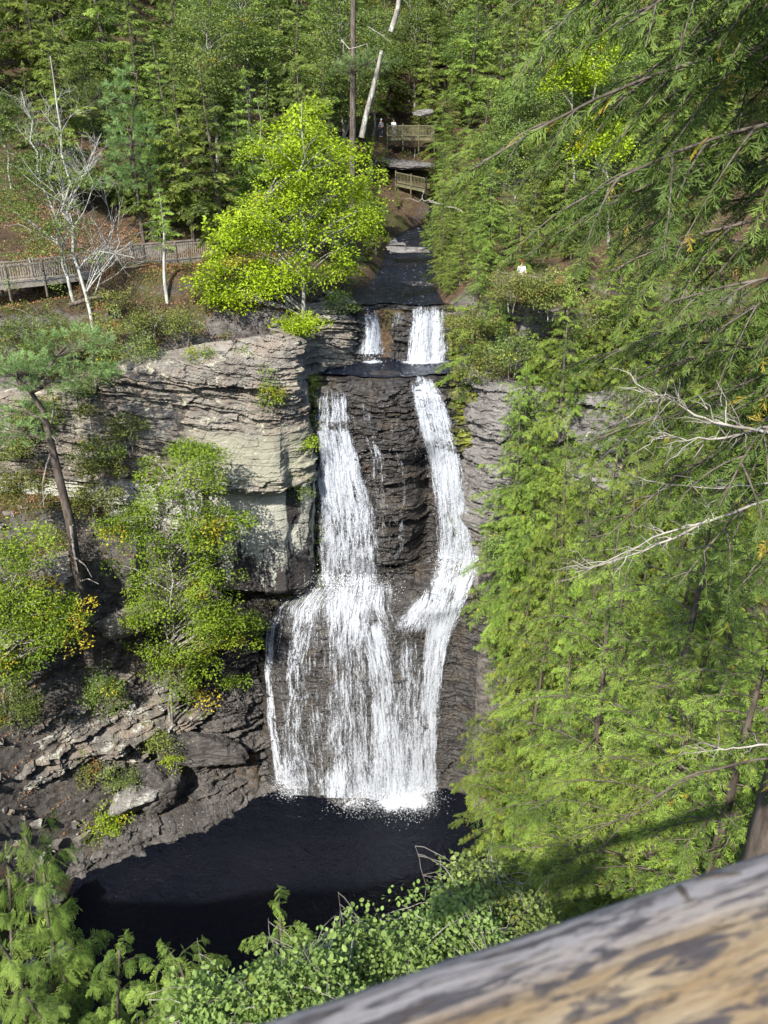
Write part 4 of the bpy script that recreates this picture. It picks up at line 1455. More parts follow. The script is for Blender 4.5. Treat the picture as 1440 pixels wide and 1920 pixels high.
for px, py, Y, hm in ((930, 300, 54, 9), (1010, 260, 55, 11), (1075, 230, 54, 12), (1140, 250, 55, 12), (1210, 220, 54, 13), (1290, 240, 55, 13), (1370, 200, 54, 14), (1440, 240, 52, 14), (985, 330, 51.5, 8), (1095, 410, 50, 9), (1170, 400, 49.5, 9), (1250, 380, 49, 10), (1330, 400, 48.5, 10)):
    hem(MIDK, px, py, Y, hm, 'pale green hemlock on the slope just behind the right boardwalk', g)
g = 'low hemlocks along the banks of the creek'
for px, py, Y, hm in ((835, 460, 60, 4), (850, 400, 66, 5), (845, 350, 74, 6), (870, 300, 82, 7), (690, 430, 66, 3.5), (680, 370, 72, 5), (715, 330, 80, 4), (720, 280, 90, 5), (690, 250, 93, 6), (850, 260, 92, 7), (830, 300, 88, 5), (880, 210, 96, 8), (800, 400, 79, 3.5), (830, 380, 80, 4), (745, 300, 88, 2.6), (815, 290, 90, 4), (840, 330, 84, 5), (700, 265, 97, 6), (845, 240, 99, 7), (735, 215, 101, 5), (785, 190, 103, 5), (830, 215, 100, 5), (690, 330, 74, 5), (850, 450, 58.5, 3.5), (858, 490, 56.5, 3)):
    hem(FARK, px, py, Y, hm, 'low dark hemlock on the bank of the creek above the falls', g, hmin=2.0)

g = 'hemlocks on the near right slope'
for x, y, h in ((9.5, 19, 17), (14, 22, 15), (13, 15, 14), (18, 18, 13), (19, 27, 13), (24, 22, 12), (22, 34, 13), (27, 30, 12), (17, 10, 11), (11, 9, 12), (23, 13, 11), (30, 38, 13), (13, 26, 18)):
    MIDK[int(r.integers(3))].at(x, y, h, r.random() * 6, 'hemlock on the near right slope behind the boughs in front', g, w=min(1, 13 / h))

# near hemlocks that fill the lower right
NEARK = [Kind('hemlock_tree', 'tree', *hemlock(400 + i, 13, (3.6, 3.3)[i], TPL_FINE, .2, 9.5, .10, .16, .17, thin=.04, odd=.008, shape=.5, sub=4.5), M['bark'], M['hem_mid'], 13) for i in range(2)]
for k, (px, py, Y, hm, lab) in enumerate((
        (1190, 1020, 12.5, 16, 'near light green hemlock whose feathery boughs reach out over the pool'),
        (1330, 940, 10.5, 15, 'near hemlock just above the log rail at the right edge'),
        (1150, 1130, 15.5, 20, 'near hemlock leaning towards the foot of the falls'),
        (1240, 1180, 8.5, 12, 'near hemlock with fine sprays rising behind the log rail'),
        (1170, 1400, 9.0, 11, 'small near hemlock hanging over the right end of the pool'),
        (1420, 1120, 7.6, 12, 'near hemlock touching the right edge low above the log rail'))):
    x, y, h = top_at(px, py, Y)
    NEARK[k % 2].at(x, y, h, (0.6, 2.9, 4.0, 1.7, 5.2, .2)[k], lab, None, w=min(1.0, 12.5 / h))

# drooping dark boughs of a hemlock just right of the overlook
tr_x, tr_y = 4.1, 6.2
lines, PP = [(np.array([(tr_x, tr_y, 30.), (tr_x + .05, tr_y, 38), (tr_x - .05, tr_y + .1, 44), (tr_x, tr_y, 50)]), np.array([.30, .26, .2, .13]))], []
rb = np.random.default_rng(77)
for z in np.arange(39.8, 49.5, .155):
    az, L = 182 + rb.uniform(-52, 48), rb.uniform(2.2, 3.5)
    if z < 42.2:
        L *= .8
    for ln, P, X, N, S in bough2(rb, np.array([tr_x, tr_y + .6 * rb.normal(), z]), math.radians(az), L, math.radians(14 + rb.normal() * 6), .36 + .12 * rb.random(), 15, .075, .15, .10, .5):
        X[:, 2] -= .1 + .6 * rb.random(len(X))
        lines.append((ln[0], ln[1] * .8 + .001))
        PP.append((P, X, N, S, np.clip(np.full(len(P), .4 + rb.normal() * .25), 0, 1)))
P, X, N, S, T = [np.concatenate(a) for a in zip(*PP)]
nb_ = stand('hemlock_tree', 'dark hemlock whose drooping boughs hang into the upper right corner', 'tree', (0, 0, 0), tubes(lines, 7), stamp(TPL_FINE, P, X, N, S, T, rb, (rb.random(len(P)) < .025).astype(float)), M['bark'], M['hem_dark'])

# bare pale branches on the right
def dead_branch(seed, pts, Y, r0, twigs, spread):
    q = np.random.default_rng(seed)
    P0 = np.array([W(px, py, Y + dy) for px, py, dy in pts])
    t = np.linspace(0, 1, len(P0))
    tt = np.linspace(0, 1, 14)
    ax = np.stack([np.interp(tt, t, P0[:, i]) for i in range(3)], 1) + q.normal(size=(14, 3)) * .012 * Y / 10
    ls = [(ax, np.linspace(r0, r0 * .25, 14))]
    for _ in range(twigs):
        i = q.integers(3, 14)
        d = unit(unit(ax[-1] - ax[0]) + q.normal(size=3) * .7)
        e = ax[i] + d * spread * (.3 + .7 * q.random())
        ls.append((limb(q, ax[i], e, .06, 6, .12), np.linspace(r0 * .35, r0 * .08, 6)))
        for _ in range(2):
            m = ax[i] + d * spread * .3
            ls.append((limb(q, m, m + unit(d + q.normal(size=3) * .8) * spread * .35, .04, 4, .12), np.linspace(r0 * .2, r0 * .06, 4)))
    return ls


def branch(label, ls, mat=None):
    V, F = tubes(ls, 6)
    c = V.mean(0)
    o = put('dead_branch', mesh_np('dead_branch', V - c, F, True), mat or M['dead'], None, c)
    tag(o, label, 'branch')


branch('tangle of bare whitish dead branches at the right edge among the hemlocks', dead_branch(1, [(1460, 815, 0), (1330, 790, 0), (1225, 735, .1)], 5.0, .013, 18, .42) + dead_branch(2, [(1450, 800, .05), (1340, 825, .05), (1215, 820, .15)], 5.0, .011, 14, .36))
branch('long lichen grey branch reaching left from the right edge across the hemlocks', dead_branch(3, [(1460, 930, 0), (1330, 975, 0), (1220, 1030, .1), (1080, 1075, .2)], 5.2, .013, 14, .34) + dead_branch(4, [(1330, 975, 0), (1240, 1000, .1), (1060, 1090, .2)], 5.2, .010, 8, .28))
branch('grey branch just above the long lichen grey branch at the right edge', dead_branch(5, [(1460, 905, .2), (1340, 915, .2), (1230, 905, .2)], 5.4, .009, 10, .32))
branch('dark bent branch low on the right over the light green hemlocks', dead_branch(6, [(1450, 1420, 0), (1300, 1450, 0), (1190, 1520, .1), (1120, 1600, .2)], 4.6, .010, 10, .3), M['bark'])
branch('pale dead branch low at the right edge above the log rail', dead_branch(7, [(1460, 1395, 0), (1380, 1400, .1), (1300, 1412, .2)], 4.8, .010, 8, .24))
branch('pale bare branch sticking out over the creek from the right bank', dead_branch(8, [(870, 395, 0), (820, 382, 0), (775, 372, .2)], 66, .09, 5, 1.2))

# --- the yellow green tree over the cliff corner
b = np.array([-5.4, 50.4, H1(-5.4, 50.4)])
LEAF_Y = [leaf_tpl(20 + i, 130, .95, .20, .150, .6) for i in range(4)]
stand('yellow_tree', 'bright yellow green tree on the cliff top left of the upper cascade', 'tree', b,
      *broadleaf(51, 13, [(1.3, 0, 9.6, 3.0, 2.6, 3.0, 4.5), (-1.2, 0, 8.3, 1.9, 2, 2.0, 2), (-2.9, -.2, 4.9, 2.7, 2.3, 2.3, 3), (-4.3, -.5, 2.2, 1.9, 1.8, 1.7, 1.8), (4.0, 0, 6.6, 1.7, 2, 2.4, 1.8), (0.8, -.2, 5.2, 3.3, 2.6, 2.4, 4), (-1.5, -.9, 2.4, 2.6, 1.6, 1.5, 2), (1.6, -.3, 2.8, 2.2, 1.6, 1.2, 1.2)],
                 215, LEAF_Y, stems=3, r0=.15, odd=.03, csize=(.75, 1.2), base_spread=.5), M['bark_grey'], M['yellow'])
b = W(565, 606, 48.6)
stand('shrub', 'low yellow green shrub on the cliff edge under the bright tree', 'shrub', (b[0], 48.8, b[2] - 1.3), *broadleaf(52, 1.8, [(0, -.3, 1.3, 1.6, .8, .55, 1)], 24, LEAF_Y, stems=2, r0=.04, csize=(.6, .9)), M['bark_grey'], M['yellow'], tn='stem')

# --- bare tree by the boardwalk
f1, f2 = W(157, 585, 48.6), W(134, 540, 49.4)
zt = H1(f1[0], f1[1])
V, F = bare_tree(61, [((0, 0, -.8), W(94, 105, 49.4) - [f1[0], f1[1], zt], .15), (f2 - [f1[0], f1[1], zt + .9], W(40, 170, 49.4) - [f1[0], f1[1], zt], .12), (W(125, 400, 49.2) - [f1[0], f1[1], zt], W(190, 250, 49.4) - [f1[0], f1[1], zt], .07)], 5, 1.5)
t = thing('bare_tree', 'leafless grey tree with two pale trunks in front of the left boardwalk', 'tree', (f1[0], f1[1], zt))
put('trunk', mesh_np('bare_trunk', V, F, True), M['bark_pale'], t)
q = np.random.default_rng(8)
n = 150
P = np.c_[q.normal(size=n) * 1.5 - 2, q.normal(size=n) * .9 + .4, 11 + q.normal(size=n) * 2.0]
v = stamp(LEAF_M, P, np.c_[q.normal(size=(n, 2)), np.zeros(n)], np.c_[q.normal(size=(n, 2)) * .2, np.ones(n)], .5 + .4 * q.random(n), q.random(n), q)
put('crown', mesh_np('bare_crown', v[0], v[1], False, v[2]), M['oak'], t)

# --- pines
def px_line(pts):
    return np.array([W(*p) for p in pts])


def pine_thing(label, trunk, r0, plates, seed, dead=(), mt=None, size=.6, rtop=.35):
    foot = trunk[0].copy()
    tr, cr, dd = pine(seed, trunk - foot, r0, [(c - foot, rad, n) for c, rad, n in plates], [(p - foot, ra) for p, ra in dead], rtop, size)
    t = stand('pine_tree', label, 'tree', foot, tr, cr, mt or M['bark'], M['pine'])
    if dd is not None:
        put('dead_branch', mesh_np('pine_snag', dd[0], dd[1], True), M['dead'], t)


Yp = 41.0
pine_thing('leaning pine with a broken scarred trunk in front of the left cliff',
           px_line([(170, 1240, Yp), (155, 1130, Yp), (132, 980, Yp), (112, 900, Yp), (92, 815, Yp), (80, 770, Yp), (58, 735, Yp)]), .34,
           [(W(55, 690, 41), 1.9, 60), (W(130, 645, 41.6), 2.0, 60), (W(25, 700, 40.6), 1.4, 34), (W(165, 700, 41.4), 1.5, 34), (W(30, 815, 40.8), 1.6, 44), (W(95, 725, 40.6), 1.2, 26), (W(40, 775, 41), 1.1, 20)], 3,
           [(px_line([(100, 838, Yp), (88, 870, Yp - .1), (80, 905, Yp - .2), (82, 950, Yp - .2)]), .07), (px_line([(92, 812, Yp), (110, 832, Yp - .2), (150, 850, Yp - .3)]), .05),
            (px_line([(140, 1045, Yp - .3), (160, 1060, Yp - .6), (172, 1082, Yp - .7)]), .06), (px_line([(134, 985, Yp - .3), (138, 1030, Yp - .35), (146, 1072, Yp - .3)]), .11),
            (px_line([(150, 1090, Yp - .2), (165, 1085, Yp - .5), (185, 1095, Yp - .6)]), .05), (px_line([(97, 790, Yp), (101, 760, Yp), (98, 735, Yp)]), .07), (px_line([(115, 905, Yp), (95, 918, Yp - .2), (72, 950, Yp - .2)]), .045)], size=.62)
f = H1(-2.6, 74.)
pine_thing('big dark pine trunk with one flat green bough at the head of the creek', np.array([(-2.9, 74, f - 1), (-2.6, 74, f + 8), (-2.4, 74, f + 18), (-2.4, 74, f + 26)]), .34,
           [(W(690, 120, 73), 2.1, 60), (W(655, 135, 74), 1.2, 24)], 9, [(px_line([(640, 75, 73.5), (655, 92, 73), (672, 88, 72.6), (688, 82, 72.4), (690, 98, 72.3)]), .06), (px_line([(690, 50, 74), (715, 65, 73), (735, 82, 72.5)]), .04)], size=.75)
V, F = tubes([(px_line([(678, 258, 71.5), (688, 210, 71.5), (700, 165, 71.5), (716, 95, 71.5)]), np.array([.24, .22, .20, .14]))], 8)
c = V.mean(0)
tag(put('snag', mesh_np('snag', V - c, F, True), M['bark_grey'], None, c), 'pale leaning dead trunk beside the big dark pine', 'dead tree')
V, F = tubes([(px_line([(733, 60, 84), (745, 20, 84), (752, -30, 84)]), np.array([.26, .22, .2]))], 8)
c = V.mean(0)
tag(put('snag', mesh_np('snag', V - c, F, True), M['bark_grey'], None, c), 'pale slanting trunk at the top edge of the photo above the far deck', 'dead tree')
f = H1(-17.4, 60.5)
base = W(256, 345, 60.5)
tp = W(258, 130, 60.5)
pl = [(np.array([base[0] + q.normal() * .25, 60.5 + q.normal() * .3, base[2] + (tp[2] - base[2]) * u]), 2.0 * (1.06 - u) ** .75, int(40 * (1.15 - u))) for u in np.linspace(0, .97, 9)]
pine_thing('light green young pine on the hill above the left boardwalk', np.array([(base[0], 60.5, min(f, base[2] - 2)), (base[0], 60.5, base[2] + 3), (tp[0], 60.5, tp[2])]), .16, pl, 14, size=.7, rtop=.1)

# --- green trees on the lower left
def px_tree(label, foot, blobs, clumps, seed, tpls, mat, name='broadleaf_tree', Y=41.5, stems=1, r0=.1, odd=.05, csize=(.7, 1.1), cat='tree', dy=.7, tn='trunk', sc=None):
    ft = W(*foot)
    bl = []
    for px, py, rx, ry, w in blobs[:]:
        p = W(px, py, Y) - ft
        k = np.linalg.norm(W(px + 1, py, Y) - W(px, py, Y))
        bl.append((*p, rx * k, dy * rx * k, ry * k, w))
    h = max(b[2] + b[5] * .6 for b in bl)
    return stand(name, label, cat, ft, *broadleaf(seed, h, bl, clumps, tpls, stems, r0, odd=odd, csize=csize, base_spread=.15), M['bark_grey'], mat, tn=tn)


LEAF_B = [leaf_tpl(30 + i, 115, .95, .20, .135, .6) for i in range(3)]
px_tree('leafy green tree growing on the slope in front of the streaked cliff wall', (320, 1335, 42), [(330, 900, 95, 50, 2.2), (390, 985, 80, 45, 2), (260, 985, 70, 50, 1.8), (330, 1075, 130, 55, 3), (280, 1145, 60, 45, 1.3), (390, 1150, 80, 60, 2), (320, 1225, 85, 60, 2), (420, 1185, 60, 30, 1), (355, 1285, 60, 40, 1), (390, 870, 40, 30, .6)],
        270, 53, LEAF_B, M['beech'], Y=41.6, stems=2)
px_tree('leafy green tree at the left edge below the leaning pine', (10, 1330, 38.5), [(40, 1030, 60, 45, 1.6), (20, 1110, 80, 50, 2), (70, 1170, 100, 50, 2.4), (20, 1220, 60, 50, 1.5), (-40, 1130, 70, 80, 2), (120, 1150, 50, 30, .8)], 150, 54, LEAF_B, M['beech'], Y=38.5, stems=2)

SM = [leaf_tpl(40 + i, 60, .8, .22, .15, .8) for i in range(3)]
def bush(label, px, py, Y, rx, ry, mat, seed, tpl=None, name='shrub', clumps=None, cs=(.5, .8)):
    """A low shrub whose crown centre is seen at px,py."""
    k = np.linalg.norm(W(px + 1, py, Y) - W(px, py, Y))
    n = clumps or max(8, int(rx * ry / 45))
    ft = (px, py + ry * .9, Y + .2)
    px_tree(label, ft, [(px, py, rx, ry, 2), (px - rx * .45, py + ry * .3, rx * .5, ry * .6, .8), (px + rx * .5, py + ry * .2, rx * .5, ry * .6, .8)], n, seed, tpl or SM, mat, name, Y, 2, .03, .04, cs, 'shrub', .8, 'stem')


for i, a in enumerate((
        ('dark rhododendron bush on the slope below the green tree', 195, 1290, 41.2, 45, 55, M['oak']),
        ('bright green fern clump on the shore rock beside the white lichen boulder', 225, 1450, 39.7, 42, 32, M['shrub']),
        ('yellow green shrub at the water edge left of the shore slab', 185, 1535, 38.6, 55, 34, M['yellow']),
        ('small yellow plant on top of the shore slab', 322, 1422, 41.0, 34, 13, M['yellow']),
        ('dark bush hanging over the recess left of the lower falls', 455, 1165, 43.8, 45, 40, M['oak']),
        ('small leafy bush in the dark recess left of the lower falls', 440, 1272, 43.6, 30, 18, M['beech']),
        ('round green bush growing on the cliff edge beside the left strand of the falls', 563, 905, 46.0, 26, 34, M['shrub']),
        ('small yellow leaved bush on the rock just above the round green bush', 577, 828, 46.4, 14, 16, M['yellow']),
        ('yellow green plant trailing down the face of the cliff corner', 505, 725, 45.2, 24, 38, M['beech']),
        ('bush in the cleft at the top of the cliff corner', 470, 675, 46.6, 26, 34, M['beech']),
        ('brown and green bush on the ledge in the middle of the left cliff', 240, 800, 45.3, 40, 32, M['olive']),
        ('dark green bush on the ledge at the foot of the upper left cliff', 175, 840, 44.5, 60, 26, M['oak']),
        ('olive bush under the cliff ledge left of the leafy tree', 175, 925, 43.5, 55, 40, M['olive']),
        ('reddish brown bush at the left edge beside the leaning pine', 40, 900, 42.0, 60, 45, M['olive']),
        ('olive shrub on the slope behind the leaning pine trunk', 90, 1010, 42.5, 50, 34, M['olive']),
        ('small bush on the cliff ledge left of the crack', 165, 765, 45.4, 26, 20, M['olive']),
        ('bush right below the left boardwalk', 60, 610, 47.6, 80, 45, M['oak']),
        ('dark evergreen bush at the left edge above the pine crown', 30, 660, 46.8, 70, 34, M['oak']),
        ('green bush on the bank under the bare tree', 205, 610, 47.4, 60, 34, M['olive']),
        ('light green bush on the cliff top above the crack', 250, 650, 46.8, 55, 30, M['shrub']),
        ('thin olive shrub on the cliff top left of the yellow green tree', 345, 600, 48.0, 40, 26, M['olive']),
        ('yellowish plants on the cliff top edge', 385, 660, 46.6, 38, 15, M['beech']),
        ('bush on the bank left of the small bridge posts', 215, 555, 49.0, 50, 22, M['olive']),
        ('dark bush at the left edge below the leafy tree', 25, 1320, 37.5, 50, 45, M['oak']),
        ('low orange brown shrub on the shore slope', 150, 1440, 39.5, 40, 30, M['olive']),
        ('olive bush on the shore rock under the leafy tree', 300, 1385, 41.0, 40, 22, M['olive']),
        ('dark bush on the left bank just below the upper cascade tree', 640, 560, 52.0, 34, 34, M['oak']),
        ('brushy olive bush overhanging the right strand at the upper cascade', 880, 600, 49.3, 55, 50, M['olive']),
        ('olive brushwood below the person in the red cap', 958, 536, 45.6, 62, 26, M['olive']),
        ('olive brushwood on the cliff top right of the person in the red cap', 1035, 540, 45.2, 55, 40, M['olive']),
        ('olive bush hiding the rail in front of the person in the red cap', 1005, 532, 45.2, 48, 24, M['olive']),
        ('yellowish brushwood further right on the cliff top', 1110, 590, 45.8, 60, 40, M['shrub']),
        ('dark bush at the left end of the cliff face', 60, 770, 45.6, 60, 40, M['oak']),
        ('brown bush hanging over the left end of the cliff face', 20, 830, 45.0, 50, 40, M['olive']),
        ('green bush on the left cliff beside the pine trunk', 140, 720, 46.0, 40, 26, M['oak']),
        ('olive bush on the left cliff right of the pine trunk', 190, 870, 44.8, 50, 30, M['olive']),
        ('leafy bush between the cliff ledge and the top of the leafy tree', 350, 835, 44.8, 50, 30, M['beech']),
        ('twiggy olive bush on the left bank behind the cliff edge', 290, 590, 48.6, 60, 30, M['olive']),
        ('brownish bush on the left bank near the boardwalk posts', 130, 640, 47.0, 60, 30, M['olive']),
        ('green bush on the cliff top above the pale cliff face', 190, 690, 46.2, 50, 26, M['oak']),
        ('pale olive bush on the cliff top right of the falls lip', 905, 680, 47.8, 55, 40, M['olive']),
        ('yellowish bush at the top of the grey right wall', 960, 650, 46.8, 50, 42, M['shrub']),
        ('grey green bush drooping over the grey right wall', 985, 760, 45.2, 34, 50, M['shrub']),
        ('bush at the bottom of the grey right wall', 935, 1010, 44.0, 34, 34, M['shrub']),
        ('yellow leaved shrub against the foot of the grey right wall', 972, 940, 44.6, 18, 28, M['orange']),
        ('dark bush beside the creek on the left bank under the pale trunk', 700, 400, 73, 30, 30, M['oak']),
        ('mossy bush below the far wooden deck', 775, 285, 93.5, 34, 12, M['olive']),
        ('dark bush left of the far wooden deck', 700, 290, 90, 34, 28, M['oak']))):
    bush(*a, seed=600 + i)
for i, (px, py, Y, rx, ry) in enumerate(((1110, 50, 58, 40, 60), (1070, 120, 56, 30, 26), (1135, 240, 50, 40, 34))):
    px_tree(('yellow leaved tree top at the upper right beside the near boughs', 'small yellow tree crown on the right hill', 'yellow green tree crown behind the near boughs on the right')[i], (px + 10, py + 200, Y), [(px, py, rx, ry, 2), (px - rx, py + ry, rx * .7, ry * .6, 1), (px + rx * .6, py + ry, rx * .8, ry * .6, 1)], 34, 90 + i, LEAF_Y, M['yellow'], Y=Y)

# --- loose rocks
def boulder(label, c, size, seed, mat, rz=0., res=34):
    q = np.random.default_rng(seed)
    th, ph = np.meshgrid(np.linspace(0, 2 * np.pi, res * 2, endpoint=False), np.linspace(.02, np.pi - .02, res))
    d = np.stack([np.cos(th) * np.sin(ph), np.sin(th) * np.sin(ph), np.cos(ph)], -1)
    rad = np.full(th.shape, 1.35)
    for _ in range(11):
        n = unit(q.normal(size=3) * (1, 1, 1.5))
        rad = np.minimum(rad, (.62 + .38 * q.random()) / np.clip(d @ n, .05, 1))
    rad = rad * (1 + .10 * fbm(d[..., 0] * 2, d[..., 1] * 2, d[..., 2] * 6, 4, seed) + .05 * cells(th * 1.6 + .3 * fbm(d[..., 0] * 2, d[..., 1] * 2, 0, 3, seed), d[..., 2] * 5, seed) + .02 * cells(th * 4, d[..., 2] * 12, seed + 9))
    V = (d * rad[..., None] * np.asarray(size)).reshape(-1, 3)
    a = np.arange(res * res * 2).reshape(res, res * 2)
    b2 = np.roll(a, -1, 1)
    F = np.stack([a[:-1], a[1:], b2[1:], b2[:-1]], -1).reshape(-1, 4)
    o = put('boulder', mesh_np('boulder', V, F), mat, None, c)
    o.rotation_euler = (q.normal() * .15, q.normal() * .15, rz)
    tag(o, label, 'rock')


M['rock_white'] = m_rock('slate_lichen', (0.05, 0.047, 0.045), (0.20, 0.19, 0.175), (0.33, 0.32, 0.29), lichen=(0.50, 0.50, 0.45), lich_amt=0.53, pink=False)
for i, (lab, px, py, Y, sz, mt, rz) in enumerate((
        ('white lichen covered boulder on the shore slab', 250, 1495, 39.8, (1.3, 1.0, 1.5), 'rock_white', .6),
        ('big dark rock on the shore slab beside the lower falls', 390, 1405, 42.5, (2.3, 1.2, 1.4), 'rock_low', .3),
        ('dark leaning slab behind the white lichen boulder', 300, 1475, 40.6, (1.3, .8, 1.7), 'rock_low', .9),
        ('rounded rock in the leaf litter beside the leaning pine trunk', 110, 1075, 41.6, (1.2, 1.0, 1.3), 'rock_left', .4),
        ('pale rock behind the leaning pine trunk', 95, 1110, 41.2, (1.0, .9, 1.6), 'rock_left', 1.1),
        ('pale rock ledge right of the leaning pine foot', 235, 1170, 42.6, (1.8, 1.0, .7), 'rock_left', .2),
        ('grey rock at the left end of the pool', 95, 1690, 32.4, (.9, .7, .6), 'rock_low', .3),
        ('small pale rock in the shallow left end of the pool', 108, 1780, 30.0, (.75, .5, .4), 'rock_white', .5),
        ('small grey rock nearest the left corner of the pool', 60, 1815, 29.6, (.6, .5, .4), 'rock_white', 1.5),
        ('rock at the right shore of the pool under the hemlock', 955, 1610, 36.5, (1.4, 1.0, .9), 'rock_low', .4),
        ('pale rock between the hemlocks low on the right shore', 1040, 1680, 31.0, (1.4, 1.0, 1.6), 'rock_right', .2),
        ('flat rock shelf in the creek above the upper cascade', 778, 532, 57.5, (1.0, .5, .16), 'rock_low', .1),
        ('flat rock lying in the creek further up', 762, 468, 70, (1.7, .9, .22), 'rock_right', .2),
        ('pale rock at the end of the far wooden deck', 793, 212, 97, (.9, .7, .5), 'rock_right', .2),
        ('broad rock ledge below the far wooden deck', 762, 308, 92, (2.4, 1.3, .45), 'rock_low', .1))):
    p = W(px, py, Y)
    boulder(lab, p, sz, 700 + i, M[mt], rz)
gp = np.array([(-0.5, 80, 34.2)])
xg, yg = np.meshgrid(np.linspace(-2.4, 2.0, 40), np.linspace(77, 86, 60))
zg = 33.6 + .5 * np.exp(-((xg + .4) / 1.6) ** 2 - ((yg - 82) / 3.4) ** 2) + .1 * fbm(xg * 4, yg * 4, 0, 3, 4)
put('gravel_bar', mesh_np('gravel_bar', np.stack([xg, yg, zg], -1).reshape(-1, 3), grid_faces(60, 40)), M['rock_right'])["kind"] = 'structure'
V, F = tubes([(px_line([(205, 552, 49.2), (170, 560, 49.), (130, 572, 48.8)]), np.array([.16, .15, .13])), ], 7)
c = V.mean(0)
tag(put('fallen_log', mesh_np('fallen_log', V - c, F, True), M['bark'], None, c), 'dark fallen log on the bank below the left boardwalk', 'log')

# --- boardwalks, decks and their railings
def railing(t, A, B, zt_a, zt_b, posts, hh=1.12, post_w=.14, m=None, base=.5):
    """A railing from A to B (x,y) with its top at zt; balusters as one part."""
    A, B = np.array(A, float), np.array(B, float)
    m = m or M['timber']
    L = np.linalg.norm(B - A)
    for i in range(posts):
        u = i / (posts - 1)
        p = A + (B - A) * u
        z = zt_a + (zt_b - zt_a) * u
        V, F = tubes([(np.array([(p[0], p[1], z - hh - base), (p[0], p[1], z - .2), (p[0], p[1], z + .12), (p[0], p[1], z + .14)]), np.array([post_w / 2, post_w / 2, post_w / 2, .01]))], 8)
        o = t.matrix_basis.translation
        put('post', mesh_np('post', V - np.array(o), F), m, t)
    a3, b3 = np.r_[A, zt_a], np.r_[B, zt_b]
    o = np.array(t.location)
    V, F = beam(a3 - [0, 0, .05], b3 - [0, 0, .05], .09, .09)
    put('top_rail', mesh_np('top_rail', V - o, F), m, t)
    V, F = beam(a3 - [0, 0, hh - .12], b3 - [0, 0, hh - .12], .07, .09)
    put('bottom_rail', mesh_np('bottom_rail', V - o, F), m, t)
    n = int(L / .155)
    dirn = math.atan2(*(B - A)[::-1])
    bl = []
    for i in range(n):
        u = (i + .5) / n
        p = a3 + (b3 - a3) * u
        bl.append((p - [0, 0, hh / 2], (.05, .04, hh - .2), dirn))
    V, F = boxes(bl)
    put('balusters', mesh_np('balusters', V - o, F), m, t)


def deck(t, pts, z, w, m=None, th=.09):
    o = np.array(t.location)
    m = m or M['timber']
    pr = []
    for (x0, y0, z0), (x1, y1, z1) in zip(pts[:-1], pts[1:]):
        L = math.hypot(x1 - x0, y1 - y0)
        n = max(1, int(L / .16))
        a = math.atan2(y1 - y0, x1 - x0)
        for i in range(n):
            u = (i + .5) / n
            pr.append(((x0 + (x1 - x0) * u - math.sin(a) * w / 2, y0 + (y1 - y0) * u + math.cos(a) * w / 2, z0 + (z1 - z0) * u), (.145, w, .04), a))
    V, F = boxes(pr)
    put('planks', mesh_np('planks', V - o, F), m, t)
    for k in (.02, w - .02):
        bm = []
        for (x0, y0, z0), (x1, y1, z1) in zip(pts[:-1], pts[1:]):
            a = math.atan2(y1 - y0, x1 - x0)
            bm.append(beam((x0 - math.sin(a) * k, y0 + math.cos(a) * k, z0 - .15), (x1 - math.sin(a) * k, y1 + math.cos(a) * k, z1 - .15), .08, .24))
        V, F = join(bm)
        put('side_beam', mesh_np('side_beam', V - o, F), m, t)


FP = [W(-60, 503, 48.8), W(8, 497, 50.0), W(78, 491, 51.4), W(143, 484, 53.0), W(268, 462, 56.4), W(328, 457, 58.0), W(420, 450, 60.5)]
t = thing('boardwalk', 'weathered wooden boardwalk with slatted railings on the left bank', 'boardwalk', (FP[3][0], FP[3][1], FP[3][2] - 1.2))
deck(t, [(p[0], p[1], p[2] - 1.15) for p in FP], 0, 1.8)
for (a, b3, n) in ((0, 1, 2), (1, 2, 2), (2, 3, 2), (3, 4, 3), (4, 5, 2), (5, 6, 2)):
    A, B = FP[a], FP[b3]
    railing(t, A[:2], B[:2], A[2], B[2], n, base=1.0)
    d = unit((B - A)[:2])
    nrm = np.array([-d[1], d[0]]) * 1.75
    railing(t, A[:2] + nrm, B[:2] + nrm, A[2], B[2], n, base=1.0)

DY = 95.0
dz = W(770, 258, DY)[2]
t = thing('viewing_deck', 'far wooden viewing deck with slatted railing at the head of the creek', 'deck', (W(770, 258, DY)[0], DY, dz))
xa, xb = W(726, 258, DY)[0], W(815, 258, DY)[0]
deck(t, [(xa, DY, dz), (xb, DY, dz)], 0, 3.0, M['timber_green'])
railing(t, (xa, DY), (xb, DY), dz + 1.2, dz + 1.2, 4, 1.15, m=M['timber_green'], base=1.4)
railing(t, (xa, DY + 2.9), (xb, DY + 2.9), dz + 1.25, dz + 1.25, 4, 1.15, m=M['timber_green'], base=.4)
p0, p1 = W(742, 322, 90), W(800, 334, 88.5)
t = thing('footbridge', 'small wooden footbridge over the creek below the far viewing deck', 'bridge', (p0[0], p0[1], p0[2] - 1.1))
deck(t, [(p0[0], p0[1], p0[2] - 1.1), (p1[0], p1[1], p1[2] - 1.1)], 0, 1.2, M['timber_green'])
railing(t, p0[:2], p1[:2], p0[2], p1[2], 3, 1.05, base=.8, m=M['timber_green'])
t = thing('boardwalk', 'short stretch of wooden boardwalk on the right cliff top behind the hemlocks', 'boardwalk', (8.5, 47.2, 34.25))
rp = [(9.6, 46.2, 34.35), (8.2, 47.2, 34.35), (6.7, 48.6, 34.35)]
deck(t, [(x, y, z) for x, y, z in rp[::-1]], 0, 1.6, M['timber_green'])
for A, B in zip(rp[::-1][:-1], rp[::-1][1:]):
    railing(t, A[:2], B[:2], 35.45, 35.45, 3, base=.5, m=M['timber_green'])

